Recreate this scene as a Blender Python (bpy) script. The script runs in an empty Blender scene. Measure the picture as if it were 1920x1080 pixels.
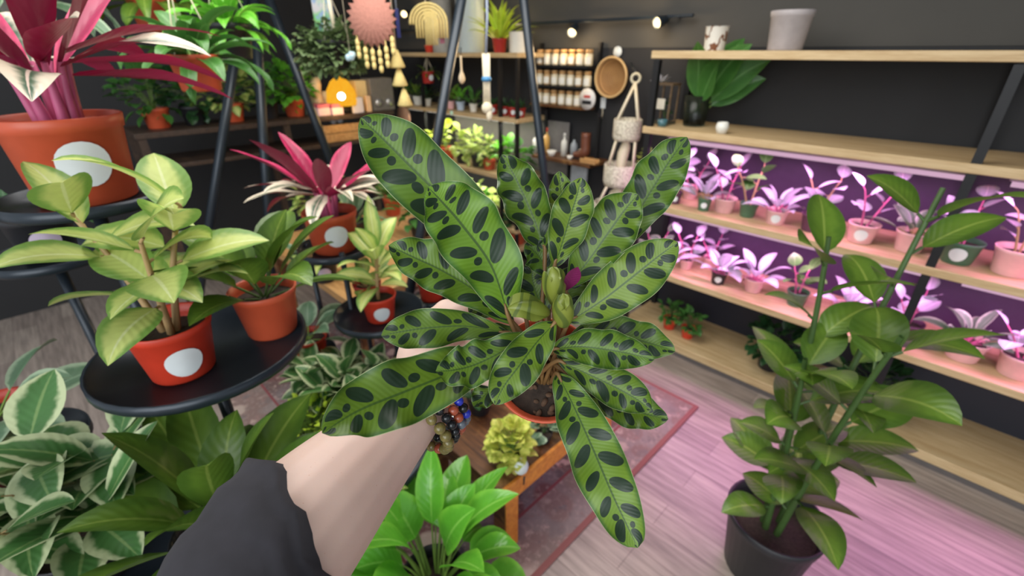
import bpy, bmesh, math, random
from mathutils import Vector, Matrix, Quaternion, noise
random.seed(7)
S = bpy.context.scene
COL = S.collection
pi = math.pi
R = math.radians

# ------------------------------------------------------------------ camera
FPX, TH, HC = 870.0, R(27.0), 1.60
CAM = Vector((0, 0, HC))
FWD = Vector((0, math.cos(TH), -math.sin(TH)))
UPV = Vector((0, math.sin(TH), math.cos(TH)))
RGT = Vector((1, 0, 0))
def ray(px, py): return FWD + RGT * ((px - 960) / FPX) + UPV * ((540 - py) / FPX)
def P(px, py, d): return CAM + ray(px, py) * d
def at_z(px, py, z):
    r = ray(px, py); return CAM + r * ((z - HC) / r.z)
UA = Vector((-math.sin(R(45)), math.cos(R(45)), 0))     # along the back wall, away to the left
NA = Vector((math.sin(R(45)), math.cos(R(45)), 0))      # into the back wall
WROT = R(-45)                                            # rotation whose local -y axis faces the room, local x runs right along the wall
def at_plane(px, py, c, n=NA):
    r = ray(px, py); t = (c - CAM.dot(n)) / r.dot(n); return CAM + r * t
def on_board(px, z, c, n=NA, u=UA):
    """point on the line {p.n = c, height z} seen at picture column px"""
    k = (px - 960) / FPX
    b = n * c
    num = b.x - k * (b.y * math.cos(TH) + (HC - z) * math.sin(TH))
    den = k * u.y * math.cos(TH) - u.x
    p = b + u * (num / den); p.z = z
    return p
def depth(p): return (p - CAM).dot(FWD)

cd = bpy.data.cameras.new('camera'); cam = bpy.data.objects.new('camera', cd); COL.objects.link(cam)
cam.location = CAM; cam.rotation_euler = (pi / 2 - TH, 0, 0)
cd.sensor_width = 36; cd.lens = 36 * FPX / 1920; cd.clip_start = .02
cd.dof.use_dof = True; cd.dof.focus_distance = 0.41; cd.dof.aperture_fstop = 5.6
S.camera = cam
S.view_settings.view_transform = 'Standard'; S.view_settings.look = 'None'
S.view_settings.gamma = 1; S.view_settings.use_curve_mapping = False
S.view_settings.exposure = 0.0

# ------------------------------------------------------------------ materials
def srgb(r, g, b):
    f = lambda c: (c / 255 / 12.92) if c / 255 <= .04045 else ((c / 255 + .055) / 1.055) ** 2.4
    return (f(r), f(g), f(b))
class NT:
    def __init__(s, name):
        s.m = bpy.data.materials.new(name); s.m.use_nodes = True; s.t = s.m.node_tree; s.t.nodes.clear()
    def n(s, typ, **kw):
        x = s.t.nodes.new(typ)
        for k, v in kw.items(): setattr(x, k, v)
        return x
    def put(s, sock, v):
        if hasattr(v, 'is_linked') or hasattr(v, 'links'): s.t.links.new(v, sock)
        else:
            try: sock.default_value = v
            except Exception: sock.default_value = tuple(v) + (1,)
    def M(s, op, a, b=None, c=None, clamp=False):
        x = s.n('ShaderNodeMath', operation=op, use_clamp=clamp)
        s.put(x.inputs[0], a)
        if b is not None: s.put(x.inputs[1], b)
        if c is not None: s.put(x.inputs[2], c)
        return x.outputs[0]
    def mix(s, f, a, b):
        x = s.n('ShaderNodeMix', data_type='RGBA'); s.put(x.inputs[0], f)
        s.put(x.inputs[6], a if hasattr(a, 'links') else tuple(a)[:3] + (1,)); s.put(x.inputs[7], b if hasattr(b, 'links') else tuple(b)[:3] + (1,))
        return x.outputs[2]
    def smooth(s, v, a, b):
        x = s.n('ShaderNodeMapRange', interpolation_type='SMOOTHSTEP'); s.put(x.inputs[0], v); s.put(x.inputs[1], a); s.put(x.inputs[2], b)
        return x.outputs[0]
    def noise(s, vec, scale, detail=3, rough=.5):
        x = s.n('ShaderNodeTexNoise'); s.put(x.inputs['Vector'], vec); x.inputs['Scale'].default_value = scale
        x.inputs['Detail'].default_value = detail; x.inputs['Roughness'].default_value = rough
        return x.outputs[0]
    def obj(s): return s.n('ShaderNodeTexCoord').outputs['Object']
    def uv(s, name):
        x = s.n('ShaderNodeUVMap'); x.uv_map = name; y = s.n('ShaderNodeSeparateXYZ'); s.put(y.inputs[0], x.outputs[0])
        return y.outputs[0], y.outputs[1]
    def out(s, col, rough=.5, metal=0, spec=.5, bump=None, bstr=.2, bdist=.01, transl=None, **kw):
        p = s.n('ShaderNodeBsdfPrincipled'); s.put(p.inputs['Base Color'], col if hasattr(col, 'links') else tuple(col)[:3] + (1,))
        s.put(p.inputs['Roughness'], rough); s.put(p.inputs['Metallic'], metal); s.put(p.inputs['Specular IOR Level'], spec)
        for k, v in kw.items():
            s.put(p.inputs[k.replace('_', ' ')], tuple(v) + (1,) if isinstance(v, tuple) and len(v) == 3 and 'Color' in k else v)
        if bump is not None:
            b = s.n('ShaderNodeBump'); s.put(b.inputs['Height'], bump); b.inputs['Strength'].default_value = bstr; b.inputs['Distance'].default_value = bdist
            s.put(p.inputs['Normal'], b.outputs[0])
        o = s.n('ShaderNodeOutputMaterial'); sh = p.outputs[0]
        if transl:
            tr = s.n('ShaderNodeBsdfTranslucent'); s.put(tr.inputs[0], col if hasattr(col, 'links') else tuple(col)[:3] + (1,))
            mx = s.n('ShaderNodeMixShader'); mx.inputs[0].default_value = transl
            s.put(mx.inputs[1], sh); s.put(mx.inputs[2], tr.outputs[0]); sh = mx.outputs[0]
        s.put(o.inputs[0], sh)
        return s.m
MC = {}
def mat(name, col=(.5, .5, .5), rough=.5, metal=0, var=.12, scale=30, bump=0, **kw):
    """plain surface: a base colour broken up by procedural noise"""
    if name in MC: return MC[name]
    t = NT(name); nz = t.noise(t.obj(), scale)
    c = t.mix(t.M('MULTIPLY', nz, 1), [x * (1 - var * 1.5) for x in col], [min(1, x * (1 + var * 1.5)) for x in col])
    MC[name] = t.out(c, rough, metal, bump=nz if bump else None, bstr=bump, bdist=.004, **kw)
    return MC[name]
def emis(name, col, s):
    if name in MC: return MC[name]
    t = NT(name); e = t.n('ShaderNodeEmission'); e.inputs[0].default_value = tuple(col) + (1,); e.inputs[1].default_value = s
    o = t.n('ShaderNodeOutputMaterial'); t.put(o.inputs[0], e.outputs[0]); MC[name] = t.m
    return t.m
def glass(name, col=(.9, .95, .93), rough=.03):
    if name in MC: return MC[name]
    t = NT(name); MC[name] = t.out(col, rough, Transmission_Weight=1.0, IOR=1.3); return MC[name]
def wood(name, c1, c2, scale=12, rough=.5, axis=0, worn=None):
    if name in MC: return MC[name]
    t = NT(name); mp = t.n('ShaderNodeMapping'); t.put(mp.inputs[0], t.obj())
    sc = [9, 9, 9]; sc[axis] = .7; mp.inputs['Scale'].default_value = sc
    n1 = t.noise(mp.outputs[0], scale * .35, 5, .65); n2 = t.noise(mp.outputs[0], scale * 2, 2)
    f = t.M('ADD', t.M('MULTIPLY', n1, .75), t.M('MULTIPLY', n2, .25)); f = t.smooth(f, .33, .68)
    c = t.mix(f, c1, c2)
    if worn:
        w = t.smooth(t.noise(t.obj(), 7, 5, .7), .52, .66); c = t.mix(w, c, worn)
    MC[name] = t.out(c, rough, bump=f, bstr=.15, bdist=.003); return MC[name]
def leafmat(name, inner, outer=None, mid=None, edge=.62, soft=.12, rough=.38, back=None, spots=None, stripe=None, transl=.18, var=.25, spec=.4):
    """leaf: uv x runs base to tip, y across; inner colour, variegated outer margin, midrib line, optional spots / stripes, own colour below"""
    if name in MC: return MC[name]
    t = NT(name); u, v = t.uv('leaf'); a = t.M('ABSOLUTE', t.M('MULTIPLY_ADD', v, 2, -1))
    nz = t.noise(t.obj(), 22, 3)
    c = t.mix(nz, [x * (1 - var) for x in inner], [min(1, x * (1 + var)) for x in inner])
    if stripe:
        sv = t.M('ADD', t.M('MULTIPLY', u, 9), t.M('MULTIPLY', a, -2.2)); fr = t.M('ABSOLUTE', t.M('SUBTRACT', t.M('FRACT', sv), .5))
        c = t.mix(t.smooth(t.M('ADD', fr, t.M('MULTIPLY', nz, .12)), .22, .34), c, stripe)
    if outer is not None:
        wob = t.M('ADD', a, t.M('MULTIPLY_ADD', t.noise(t.obj(), 45, 2), .5, -.25))
        c = t.mix(t.smooth(wob, edge - soft, edge + soft), c, outer)
    if spots is not None:
        vo = t.n('ShaderNodeTexVoronoi'); t.put(vo.inputs['Vector'], t.obj()); vo.inputs['Scale'].default_value = 60
        c = t.mix(t.smooth(vo.outputs[0], .42, .3), c, spots)
    if mid is not None: c = t.mix(t.smooth(a, .09, .03), c, mid)
    if back is not None:
        g = t.n('ShaderNodeNewGeometry'); c = t.mix(g.outputs['Backfacing'], c, back)
    vein = t.M('SINE', t.M('ADD', t.M('MULTIPLY', u, 60), t.M('MULTIPLY', a, -14)))
    MC[name] = t.out(c, rough, spec=spec, bump=vein, bstr=.12, bdist=.0015, transl=transl); return MC[name]

# ------------------------------------------------------------------ mesh building
class MB:
    """collects shapes into one mesh"""
    def __init__(s): s.b = bmesh.new(); s.uv = s.b.loops.layers.uv.new('leaf'); s.mi = 0
    def face(s, vs, uvs=None):
        try: f = s.b.faces.new(vs)
        except ValueError: return None
        f.material_index = s.mi; f.smooth = True
        if uvs:
            for l, q in zip(f.loops, uvs): l[s.uv].uv = q
        return f
    def box(s, c, d, rot=None, bev=0.0, mtx=None):
        m = Matrix.Translation(c) @ (rot.to_matrix().to_4x4() if rot else Matrix()) @ Matrix.Diagonal((*d, 1))
        if mtx: m = mtx @ m
        r = bmesh.ops.create_cube(s.b, size=1, matrix=m); vs = r['verts']
        fs = list({f for v in vs for f in v.link_faces}); es = list({e for v in vs for e in v.link_edges})
        for f in fs: f.material_index = s.mi
        if bev:
            o = bmesh.ops.bevel(s.b, geom=es, offset=bev, segments=2, affect='EDGES', profile=.5, clamp_overlap=True)
            for f in o['faces']: f.material_index = s.mi; f.smooth = True
    def lathe(s, prof, c=(0, 0, 0), seg=24, mtx=None, close=False, squash=1.0):
        c = Vector(c); rings = []
        for r, z in prof:
            ring = []
            for k in range(seg):
                a = 2 * pi * k / seg; p = Vector((r * math.cos(a), r * math.sin(a) * squash, z)) + c
                ring.append(s.b.verts.new(mtx @ p if mtx else p))
            rings.append(ring)
        for i in range(len(rings) - 1):
            for k in range(seg):
                k2 = (k + 1) % seg
                s.face((rings[i][k], rings[i][k2], rings[i + 1][k2], rings[i + 1][k]), [(0, 0)] * 4)
        if close:
            s.face(rings[0][::-1]); s.face(rings[-1])
    def tube(s, pts, rad, seg=8, caps=True, closed=False, sy=1.0):
        pts = [Vector(p) for p in pts]; n = len(pts)
        rads = rad if isinstance(rad, (list, tuple)) else [rad] * n
        rings = []; prev = None
        for i, p in enumerate(pts):
            a = pts[(i - 1) % n] if (i or closed) else p; b = pts[(i + 1) % n] if (i < n - 1 or closed) else p
            tg = (b - a).normalized() if (b - a).length > 1e-9 else Vector((0, 0, 1))
            if prev is None: x = tg.orthogonal().normalized()
            else:
                x = prev - tg * prev.dot(tg); x = x.normalized() if x.length > 1e-6 else tg.orthogonal().normalized()
            prev = x; y = tg.cross(x)
            rings.append([s.b.verts.new(p + (x * math.cos(2 * pi * k / seg) + y * sy * math.sin(2 * pi * k / seg)) * rads[i]) for k in range(seg)])
        for i in range(n if closed else n - 1):
            A, B = rings[i], rings[(i + 1) % n]
            for k in range(seg): s.face((A[k], A[(k + 1) % seg], B[(k + 1) % seg], B[k]), [(0, 0)] * 4)
        if caps and not closed: s.face(rings[0][::-1]); s.face(rings[-1])
    def ball(s, c, r, seg=10, sc=(1, 1, 1), rot=None):
        m = Matrix.Translation(c) @ (rot.to_matrix().to_4x4() if rot else Matrix()) @ Matrix.Diagonal((sc[0], sc[1], sc[2], 1))
        o = bmesh.ops.create_uvsphere(s.b, u_segments=seg, v_segments=max(6, seg * 2 // 3), radius=r, matrix=m)
        for f in {f for v in o['verts'] for f in v.link_faces}: f.material_index = s.mi; f.smooth = True
    def blade(s, pts, w, hint=Vector((0, 0, 1)), cup=.25, ripple=0, rn=3, peak=.45, nv=2, roll=0, asym=1.0, tip=1.0, ph=0, cells=1.0, voff=0):
        """leaf blade along pts (base..tip) with half width w"""
        n = len(pts); rows = []
        for i, p in enumerate(pts):
            tt = i / (n - 1); a = pts[max(0, i - 1)]; b = pts[min(n - 1, i + 1)]
            tg = (b - a).normalized(); sd = tg.cross(hint)
            sd = sd.normalized() if sd.length > 1e-6 else tg.orthogonal().normalized()
            if roll: sd = Quaternion(tg, roll) @ sd
            nm = sd.cross(tg).normalized()
            q = tt ** (math.log(.5) / math.log(peak)); prof = max(0, math.sin(pi * q)) ** (.8 * tip) if 0 < tt < 1 else 0.0
            hw = w * max(prof, .012)
            row = []
            for j in range(-nv, nv + 1):
                v = j / nv; x = hw * v * (asym if v > 0 else 1)
                z = cup * abs(v) ** 1.25 * hw + (ripple * math.sin(rn * 2 * pi * tt + ph + (1.3 if v > 0 else 0)) * v * v * prof if ripple else 0)
                row.append((s.b.verts.new(p + sd * x + nm * z), (tt * cells + voff, v * .5 + .5)))
            rows.append(row)
        for i in range(n - 1):
            for j in range(2 * nv):
                q = (rows[i][j], rows[i][j + 1], rows[i + 1][j + 1], rows[i + 1][j])
                s.face([x[0] for x in q], [x[1] for x in q])
    def build(s, name, mats, parent=None, loc=None, world=None):
        """link as one object. loc: world origin (vertices are world coords and are moved to it); else vertices are local"""
        if loc is not None:
            bmesh.ops.translate(s.b, verts=s.b.verts, vec=-Vector(loc))
        me = bpy.data.meshes.new(name); bmesh.ops.recalc_face_normals(s.b, faces=s.b.faces) if getattr(s, 'recalc', False) else None
        s.b.to_mesh(me); s.b.free()
        for m in (mats if isinstance(mats, (list, tuple)) else [mats]): me.materials.append(m)
        o = bpy.data.objects.new(name, me); COL.objects.link(o)
        if parent is not None:
            o.parent = parent
            if loc is not None: o.location = Vector(loc) - parent_loc(parent)
        elif loc is not None: o.location = loc
        return o
def parent_loc(o):
    v = Vector(o.location)
    while o.parent: o = o.parent; v += Vector(o.location)
    return v
def tag(o, label, cat, group=None, kind=None):
    if label: o['label'] = label
    if cat: o['category'] = cat
    if group: o['group'] = group
    if kind: o['kind'] = kind
    return o
def thing(name, label, cat, loc, rz=0, group=None, rot=None):
    o = bpy.data.objects.new(name, None); COL.objects.link(o); o.empty_display_size = .05
    o.location = loc; o.rotation_euler = rot if rot else (0, 0, rz)
    return tag(o, label, cat, group)
def struct(name, mb, m, loc=None):
    o = mb.build(name, m, None, loc); o['kind'] = 'structure'; return o
def dup(root, loc, rz=None, label=None, group=None):
    r = root.copy(); COL.objects.link(r); r.location = loc
    if rz is not None: r.rotation_euler = (0, 0, rz)
    if label: r['label'] = label
    if group: r['group'] = group
    for ch in list(root.children):
        c = ch.copy(); COL.objects.link(c); c.parent = r
        for g in list(ch.children):
            d = g.copy(); COL.objects.link(d); d.parent = c
    return r
def crom(pts, n):
    """Catmull-Rom resample"""
    pts = [Vector(p) for p in pts]; q = [pts[0] * 2 - pts[1]] + pts + [pts[-1] * 2 - pts[-2]]; out = []
    L = len(pts) - 1
    for i in range(n):
        t = i / (n - 1) * L; k = min(int(t), L - 1); f = t - k; a, b, c, d = q[k:k + 4]
        out.append(.5 * ((2 * b) + (c - a) * f + (2 * a - 5 * b + 4 * c - d) * f * f + (3 * b - a - 3 * c + d) * f ** 3))
    return out
# ------------------------------------------------------------------ palette
TERRA = mat('terracotta_plastic', srgb(196, 84, 52), .42, var=.08)
REDP = mat('red_plastic', srgb(205, 62, 40), .4, var=.08)
DKRED = mat('dark_red_plastic', srgb(165, 42, 38), .45)
BLKP = mat('black_plastic', srgb(34, 34, 38), .45)
WHTC = mat('white_ceramic', srgb(226, 224, 214), .3, var=.04)
SOIL = mat('potting_soil', srgb(52, 42, 34), .95, var=.6, scale=120, bump=.6)
STICK = mat('white_sticker_paper', srgb(226, 232, 232), .5, var=.03)
STICKP = mat('lilac_sticker_paper', srgb(205, 190, 210), .5, var=.03)
BLKM = mat('black_painted_metal', srgb(38, 46, 54), .32, .3, var=.05)
DKM = mat('dark_shelf_metal', srgb(28, 28, 30), .5, .3)
BOARD = wood('pale_pine_board', srgb(205, 180, 138), srgb(178, 148, 104), 14, .55)
WWOOD = wood('worn_brown_wood', srgb(66, 40, 24), srgb(122, 80, 44), 14, .42, worn=srgb(150, 112, 66))
OWOOD = wood('orange_oak', srgb(226, 148, 58), srgb(192, 112, 40), 14, .42)
TANW = wood('tan_wood', srgb(200, 156, 100), srgb(165, 120, 72), 14, .5)
CORD = mat('cotton_cord', srgb(228, 216, 188), .9, var=.15, scale=150, bump=.4)
GCORD = mat('golden_cord', srgb(218, 196, 128), .85, var=.2, scale=150, bump=.4)
STEMG = mat('green_stem', srgb(110, 140, 60), .5)
STEMD = mat('dark_green_stem', srgb(66, 92, 44), .5)
STEMP = mat('pink_stem', srgb(190, 92, 130), .45)
STEMB = mat('tan_stem', srgb(170, 140, 96), .6)

# ------------------------------------------------------------------ plants
def arc(base, az, el, L, droop, n=12, twist=0):
    """points along an arching shoot"""
    p = Vector(base); out = [p.copy()]
    for i in range(n - 1):
        t = i / (n - 1); e = el - droop * t * t; a = az + twist * t
        p = p + Vector((math.cos(a) * math.cos(e), math.sin(a) * math.cos(e), math.sin(e))) * (L / (n - 1)); out.append(p.copy())
    return out
def shoot(mb, rnd, base, az, el, L, droop, w, pet=.3, sr=.0025, cup=.3, peak=.45, ripple=0, n=12, hint=None, nv=2, tip=1.0):
    pts = arc(base, az, el, L, droop, n); k = max(1, int(pet * (n - 1)))
    if pet > 0:
        mb.mi = 1; mb.tube(pts[:k + 1], sr, 5, False)
    mb.mi = 0
    h = hint or Vector((-math.cos(az) * .35, -math.sin(az) * .35, 1)) + Vector((rnd.uniform(-.25, .25), rnd.uniform(-.25, .25), 0))
    mb.blade(pts[k:], w, h, cup, ripple, 2.2, peak, nv, rnd.uniform(-.3, .3), ph=rnd.uniform(0, 6), tip=tip)
def rosette(mb, rnd, z, n, L, w, el=(.5, 1.3), droop=(.5, 1.3), pet=.3, spread=.02, **kw):
    for i in range(n):
        az = i * 2.399 + rnd.uniform(-.3, .3); f = (i + .5) / n
        e = el[0] + (el[1] - el[0]) * f + rnd.uniform(-.12, .12); l = L * rnd.uniform(.75, 1.1)
        shoot(mb, rnd, (math.cos(az) * spread * (1 - f), math.sin(az) * spread * (1 - f), z), az, e, l, rnd.uniform(*droop), w * rnd.uniform(.8, 1.12), pet, **kw)
def stemmed(mb, rnd, z, nst, H, nl, L, w, lean=.35, pet=.15, droop=(.6, 1.4), sr=.003, spread=.02, el=(.1, .7), **kw):
    """upright stems with leaves along them"""
    for s_ in range(nst):
        a = s_ * 2.4 + rnd.uniform(0, .8); st = arc((math.cos(a) * spread, math.sin(a) * spread, z), a, pi / 2 - rnd.uniform(.05, lean), H * rnd.uniform(.75, 1.05), .3, 10)
        mb.mi = 1; mb.tube(st, [sr * (1.2 - .6 * i / 9) for i in range(10)], 6, False)
        for j in range(nl):
            f = .25 + .75 * (j + 1) / nl; p = st[min(9, int(f * 9))]; az = j * 2.4 + rnd.uniform(-.4, .4) + s_
            shoot(mb, rnd, p, az, rnd.uniform(*el) + .4 * (f > .9), L * rnd.uniform(.7, 1.1), rnd.uniform(*droop), w * rnd.uniform(.8, 1.1), pet, sr * .5, **kw)
def bushy(mb, rnd, c, rad, n, L, w, n_pts=6, up=.3, shell=.6, **kw):
    """dense crown of small leaves on an ellipsoid"""
    for i in range(n):
        d = Vector((rnd.gauss(0, 1), rnd.gauss(0, 1), rnd.gauss(0, 1))).normalized(); r = rnd.uniform(shell, 1)
        p = Vector(c) + Vector((d.x * rad[0], d.y * rad[1], d.z * rad[2])) * r
        az = math.atan2(d.y, d.x) + rnd.uniform(-.5, .5); el = math.asin(max(-1, min(1, d.z))) * .6 + up + rnd.uniform(-.4, .4)
        shoot(mb, rnd, p, az, el, L * rnd.uniform(.7, 1.2), rnd.uniform(.3, 1.2), w * rnd.uniform(.8, 1.2), 0, n=n_pts, nv=1, **kw)
        if i % 3 == 0:
            mb.mi = 1; mb.tube([Vector(c) - Vector((0, 0, rad[2] * .9)), (Vector(c) + p) / 2, p], .0012, 4, False)
def pot_part(root, r, h, m, taper=.74, rim=.12, thick=.06, sticker=None, sm=STICK, sq=1, soil=True, dz=0, seg=32, name='pot', stz=.48, srs=.42):
    """tapered flower pot with a rolled rim; round sticker as a sub-part facing azimuth `sticker`"""
    b = MB(); rb = r * taper; t = r * thick
    zr = h * (1 - rim * 1.4); rr = rb + (r - rb) * (zr / h)
    b.lathe([(0, 0), (rb * .96, 0), (rb, .004), (rr * .965, zr), (rr * 1.0, zr + .002), (r, h - .002), (r - t * .4, h), (r - t, h - .002), (rr * .9, zr), (rr * .88, zr * .6), (0, zr * .6)], (0, 0, dz), seg)
    o = b.build(name, m, root)
    if sticker is not None:
        s_ = MB(); rs = min(r, h) * srs; zc = h * stz
        N = 22; ring = []; cen = None
        def on(a_, z_):
            rad = (rb + (r - rb) * (z_ / h)) * 1.012; return Vector((rad * math.cos(a_), rad * math.sin(a_), z_ + dz))
        rc = rb + (r - rb) * (zc / h); cen = s_.b.verts.new(on(sticker, zc))
        rings = []
        for q in (.5, 1.0):
            rings.append([s_.b.verts.new(on(sticker + rs * q * math.cos(2 * pi * k / N) / rc, zc + rs * q * math.sin(2 * pi * k / N))) for k in range(N)])
        for k in range(N):
            s_.face((cen, rings[0][k], rings[0][(k + 1) % N])); s_.face((rings[0][k], rings[1][k], rings[1][(k + 1) % N], rings[0][(k + 1) % N]))
        so = s_.build('label_sticker', sm, o)
    if soil:
        b = MB(); rnd = random.Random(int(r * 1e5)); zz = zr * .93
        rs_ = rr * .89
        rings = [[b.b.verts.new(Vector((rs_ * q * math.cos(2 * pi * k / 20), rs_ * q * math.sin(2 * pi * k / 20), dz + zz + (rnd.uniform(-1, 1) * .02 * r + .05 * r * (1 - q))))) for k in range(20)] for q in (1, .66, .33)]
        for i in range(2):
            for k in range(20): b.face((rings[i][k], rings[i][(k + 1) % 20], rings[i + 1][(k + 1) % 20], rings[i + 1][k]))
        b.face(rings[2]); b.build('soil', SOIL, root)
    return zr * .93 + dz
PN = [0]
def plant(name, label, loc, r, h, pm, lm, sm, grow, cat='potted plant', group=None, sticker=None, rz=0, stm=STICK, taper=.74, **kw):
    """potted plant standing at loc. grow(mb, rnd, z) fills the foliage mesh"""
    PN[0] += 1; rnd = random.Random(100 + PN[0])
    root = thing(name, label, cat, loc, rz, group)
    z = pot_part(root, r, h, pm, taper, sticker=sticker, sm=stm, **kw)
    mb = MB(); grow(mb, rnd, z); mb.build('foliage', [lm, sm], root)
    return root
def toward_cam(loc):
    d = CAM - Vector(loc); return math.atan2(d.y, d.x)

L_STROM = leafmat('stromanthe_leaf', srgb(58, 92, 66), srgb(226, 212, 190), srgb(214, 190, 176), .35, .25, .35, srgb(150, 22, 66), transl=.12)
L_STROMB = leafmat('crimson_leaf', srgb(150, 24, 70), srgb(200, 60, 104), None, .75, .2, .35, srgb(110, 22, 50), transl=.15)
L_YEL = leafmat('chartreuse_leaf', srgb(182, 204, 92), srgb(206, 222, 130), srgb(214, 224, 150), .6, .3, .4, transl=.25)
L_LIME = leafmat('lime_leaf', srgb(190, 220, 60), srgb(206, 226, 90), None, .6, .3, .4, transl=.25)
L_YG = leafmat('cream_green_leaf', srgb(196, 208, 120), srgb(120, 158, 74), srgb(216, 224, 160), .62, .22, .4, transl=.25)
L_HOYA = leafmat('variegated_leaf', srgb(74, 118, 62), srgb(196, 206, 160), srgb(120, 150, 90), .68, .14, .35, transl=.12)
L_GRN = leafmat('bright_green_leaf', srgb(98, 172, 52), srgb(120, 188, 62), srgb(136, 198, 84), .8, .2, .26, transl=.22, spec=.55)
L_MID = leafmat('mid_green_leaf', srgb(64, 112, 48), srgb(76, 124, 56), srgb(96, 142, 76), .8, .2, .35, transl=.15)
L_DRK = leafmat('dark_green_leaf', srgb(38, 72, 40), srgb(46, 84, 46), srgb(64, 104, 62), .8, .2, .32, transl=.1)
L_GREY = leafmat('grey_green_leaf', srgb(92, 122, 92), srgb(150, 170, 140), srgb(120, 150, 118), .72, .15, .4, transl=.1)
L_TRAIL = leafmat('trailing_leaf', srgb(104, 126, 82), srgb(130, 150, 104), None, .8, .2, .45, transl=.1)
L_COL = leafmat('golden_coleus_leaf', srgb(218, 220, 112), srgb(180, 196, 78), srgb(222, 220, 130), .7, .2, .42, transl=.2)
L_PALE = leafmat('pale_leaf', srgb(186, 184, 196), srgb(150, 164, 160), srgb(230, 220, 230), .7, .2, .4, transl=.2)
L_OLIVE = leafmat('olive_green_leaf', srgb(92, 122, 42), srgb(74, 104, 36), srgb(128, 150, 66), .6, .25, .36, transl=.14)

# ------------------------------------------------------------------ room shell
C_FRONT = at_z(1285, 676, 0).dot(NA)          # front plane of the grow shelf
C_WALL = C_FRONT + .42
U_LEFT = 4.3
def wp(u, n, z): return UA * u + NA * n + Vector((0, 0, z))
def slab(u0, u1, n0, n1, z0, z1, mb=None, bev=0):
    """box aligned with the room's walls, in world coordinates"""
    mb = mb or MB(); c = wp((u0 + u1) / 2, (n0 + n1) / 2, (z0 + z1) / 2)
    mb.box(c, (abs(u1 - u0), abs(n1 - n0), z1 - z0), Quaternion((0, 0, 1), WROT), bev); return mb
# floor: greyed oak planks running along the back wall
def floor_mat():
    t = NT('greyed_oak_floor'); mp = t.n('ShaderNodeMapping'); t.put(mp.inputs[0], t.obj()); mp.inputs['Rotation'].default_value = (0, 0, R(45))
    br = t.n('ShaderNodeTexBrick'); t.put(br.inputs['Vector'], mp.outputs[0]); br.inputs['Scale'].default_value = 1
    br.inputs['Brick Width'].default_value = 1.2; br.inputs['Row Height'].default_value = .12; br.inputs['Mortar Size'].default_value = .0022; br.offset = .37
    br.inputs['Color1'].default_value = (*srgb(164, 152, 143), 1); br.inputs['Color2'].default_value = (*srgb(143, 131, 124), 1); br.inputs['Mortar'].default_value = (*srgb(134, 122, 116), 1)
    m2 = t.n('ShaderNodeMapping'); t.put(m2.inputs[0], mp.outputs[0]); m2.inputs['Scale'].default_value = (1.2, 16, 1)
    nz = t.noise(m2.outputs[0], 3, 5, .6)
    c = t.mix(t.smooth(nz, .3, .7), (.66, .65, .64), (1.16, 1.14, 1.12)); mm = t.n('ShaderNodeMix', data_type='RGBA', blend_type='MULTIPLY')
    mm.inputs[0].default_value = 1; t.put(mm.inputs[6], br.outputs[0]); t.put(mm.inputs[7], c)
    return t.out(mm.outputs[2], .4, bump=nz, bstr=.08, bdist=.002)
struct('floor', slab(-4.5, U_LEFT + .1, -3.2, C_WALL + .1, -.1, 0), floor_mat())
WALLD = mat('black_wall_paint', srgb(35, 35, 37), .75, var=.1, scale=6)
WALLG = mat('charcoal_wall_paint', srgb(68, 66, 62), .8, var=.08, scale=5)
struct('wall_back', slab(-4.5, U_LEFT + .1, C_WALL, C_WALL + .1, 0, 1.62), WALLD)
struct('wall_upper', slab(-4.5, U_LEFT + .1, C_WALL - .004, C_WALL + .1, 1.62, 2.6), WALLG)
struct('wall_left', slab(U_LEFT, U_LEFT + .1, -3.2, C_WALL, 0, 2.6), WALLD)
struct('ceiling', slab(-2.2, U_LEFT + .1, .2, C_WALL + .1, 2.6, 2.7), WALLG)
struct('baseboard_back', slab(-4.5, U_LEFT, C_WALL - .018, C_WALL, 0, .09), DKM)

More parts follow.
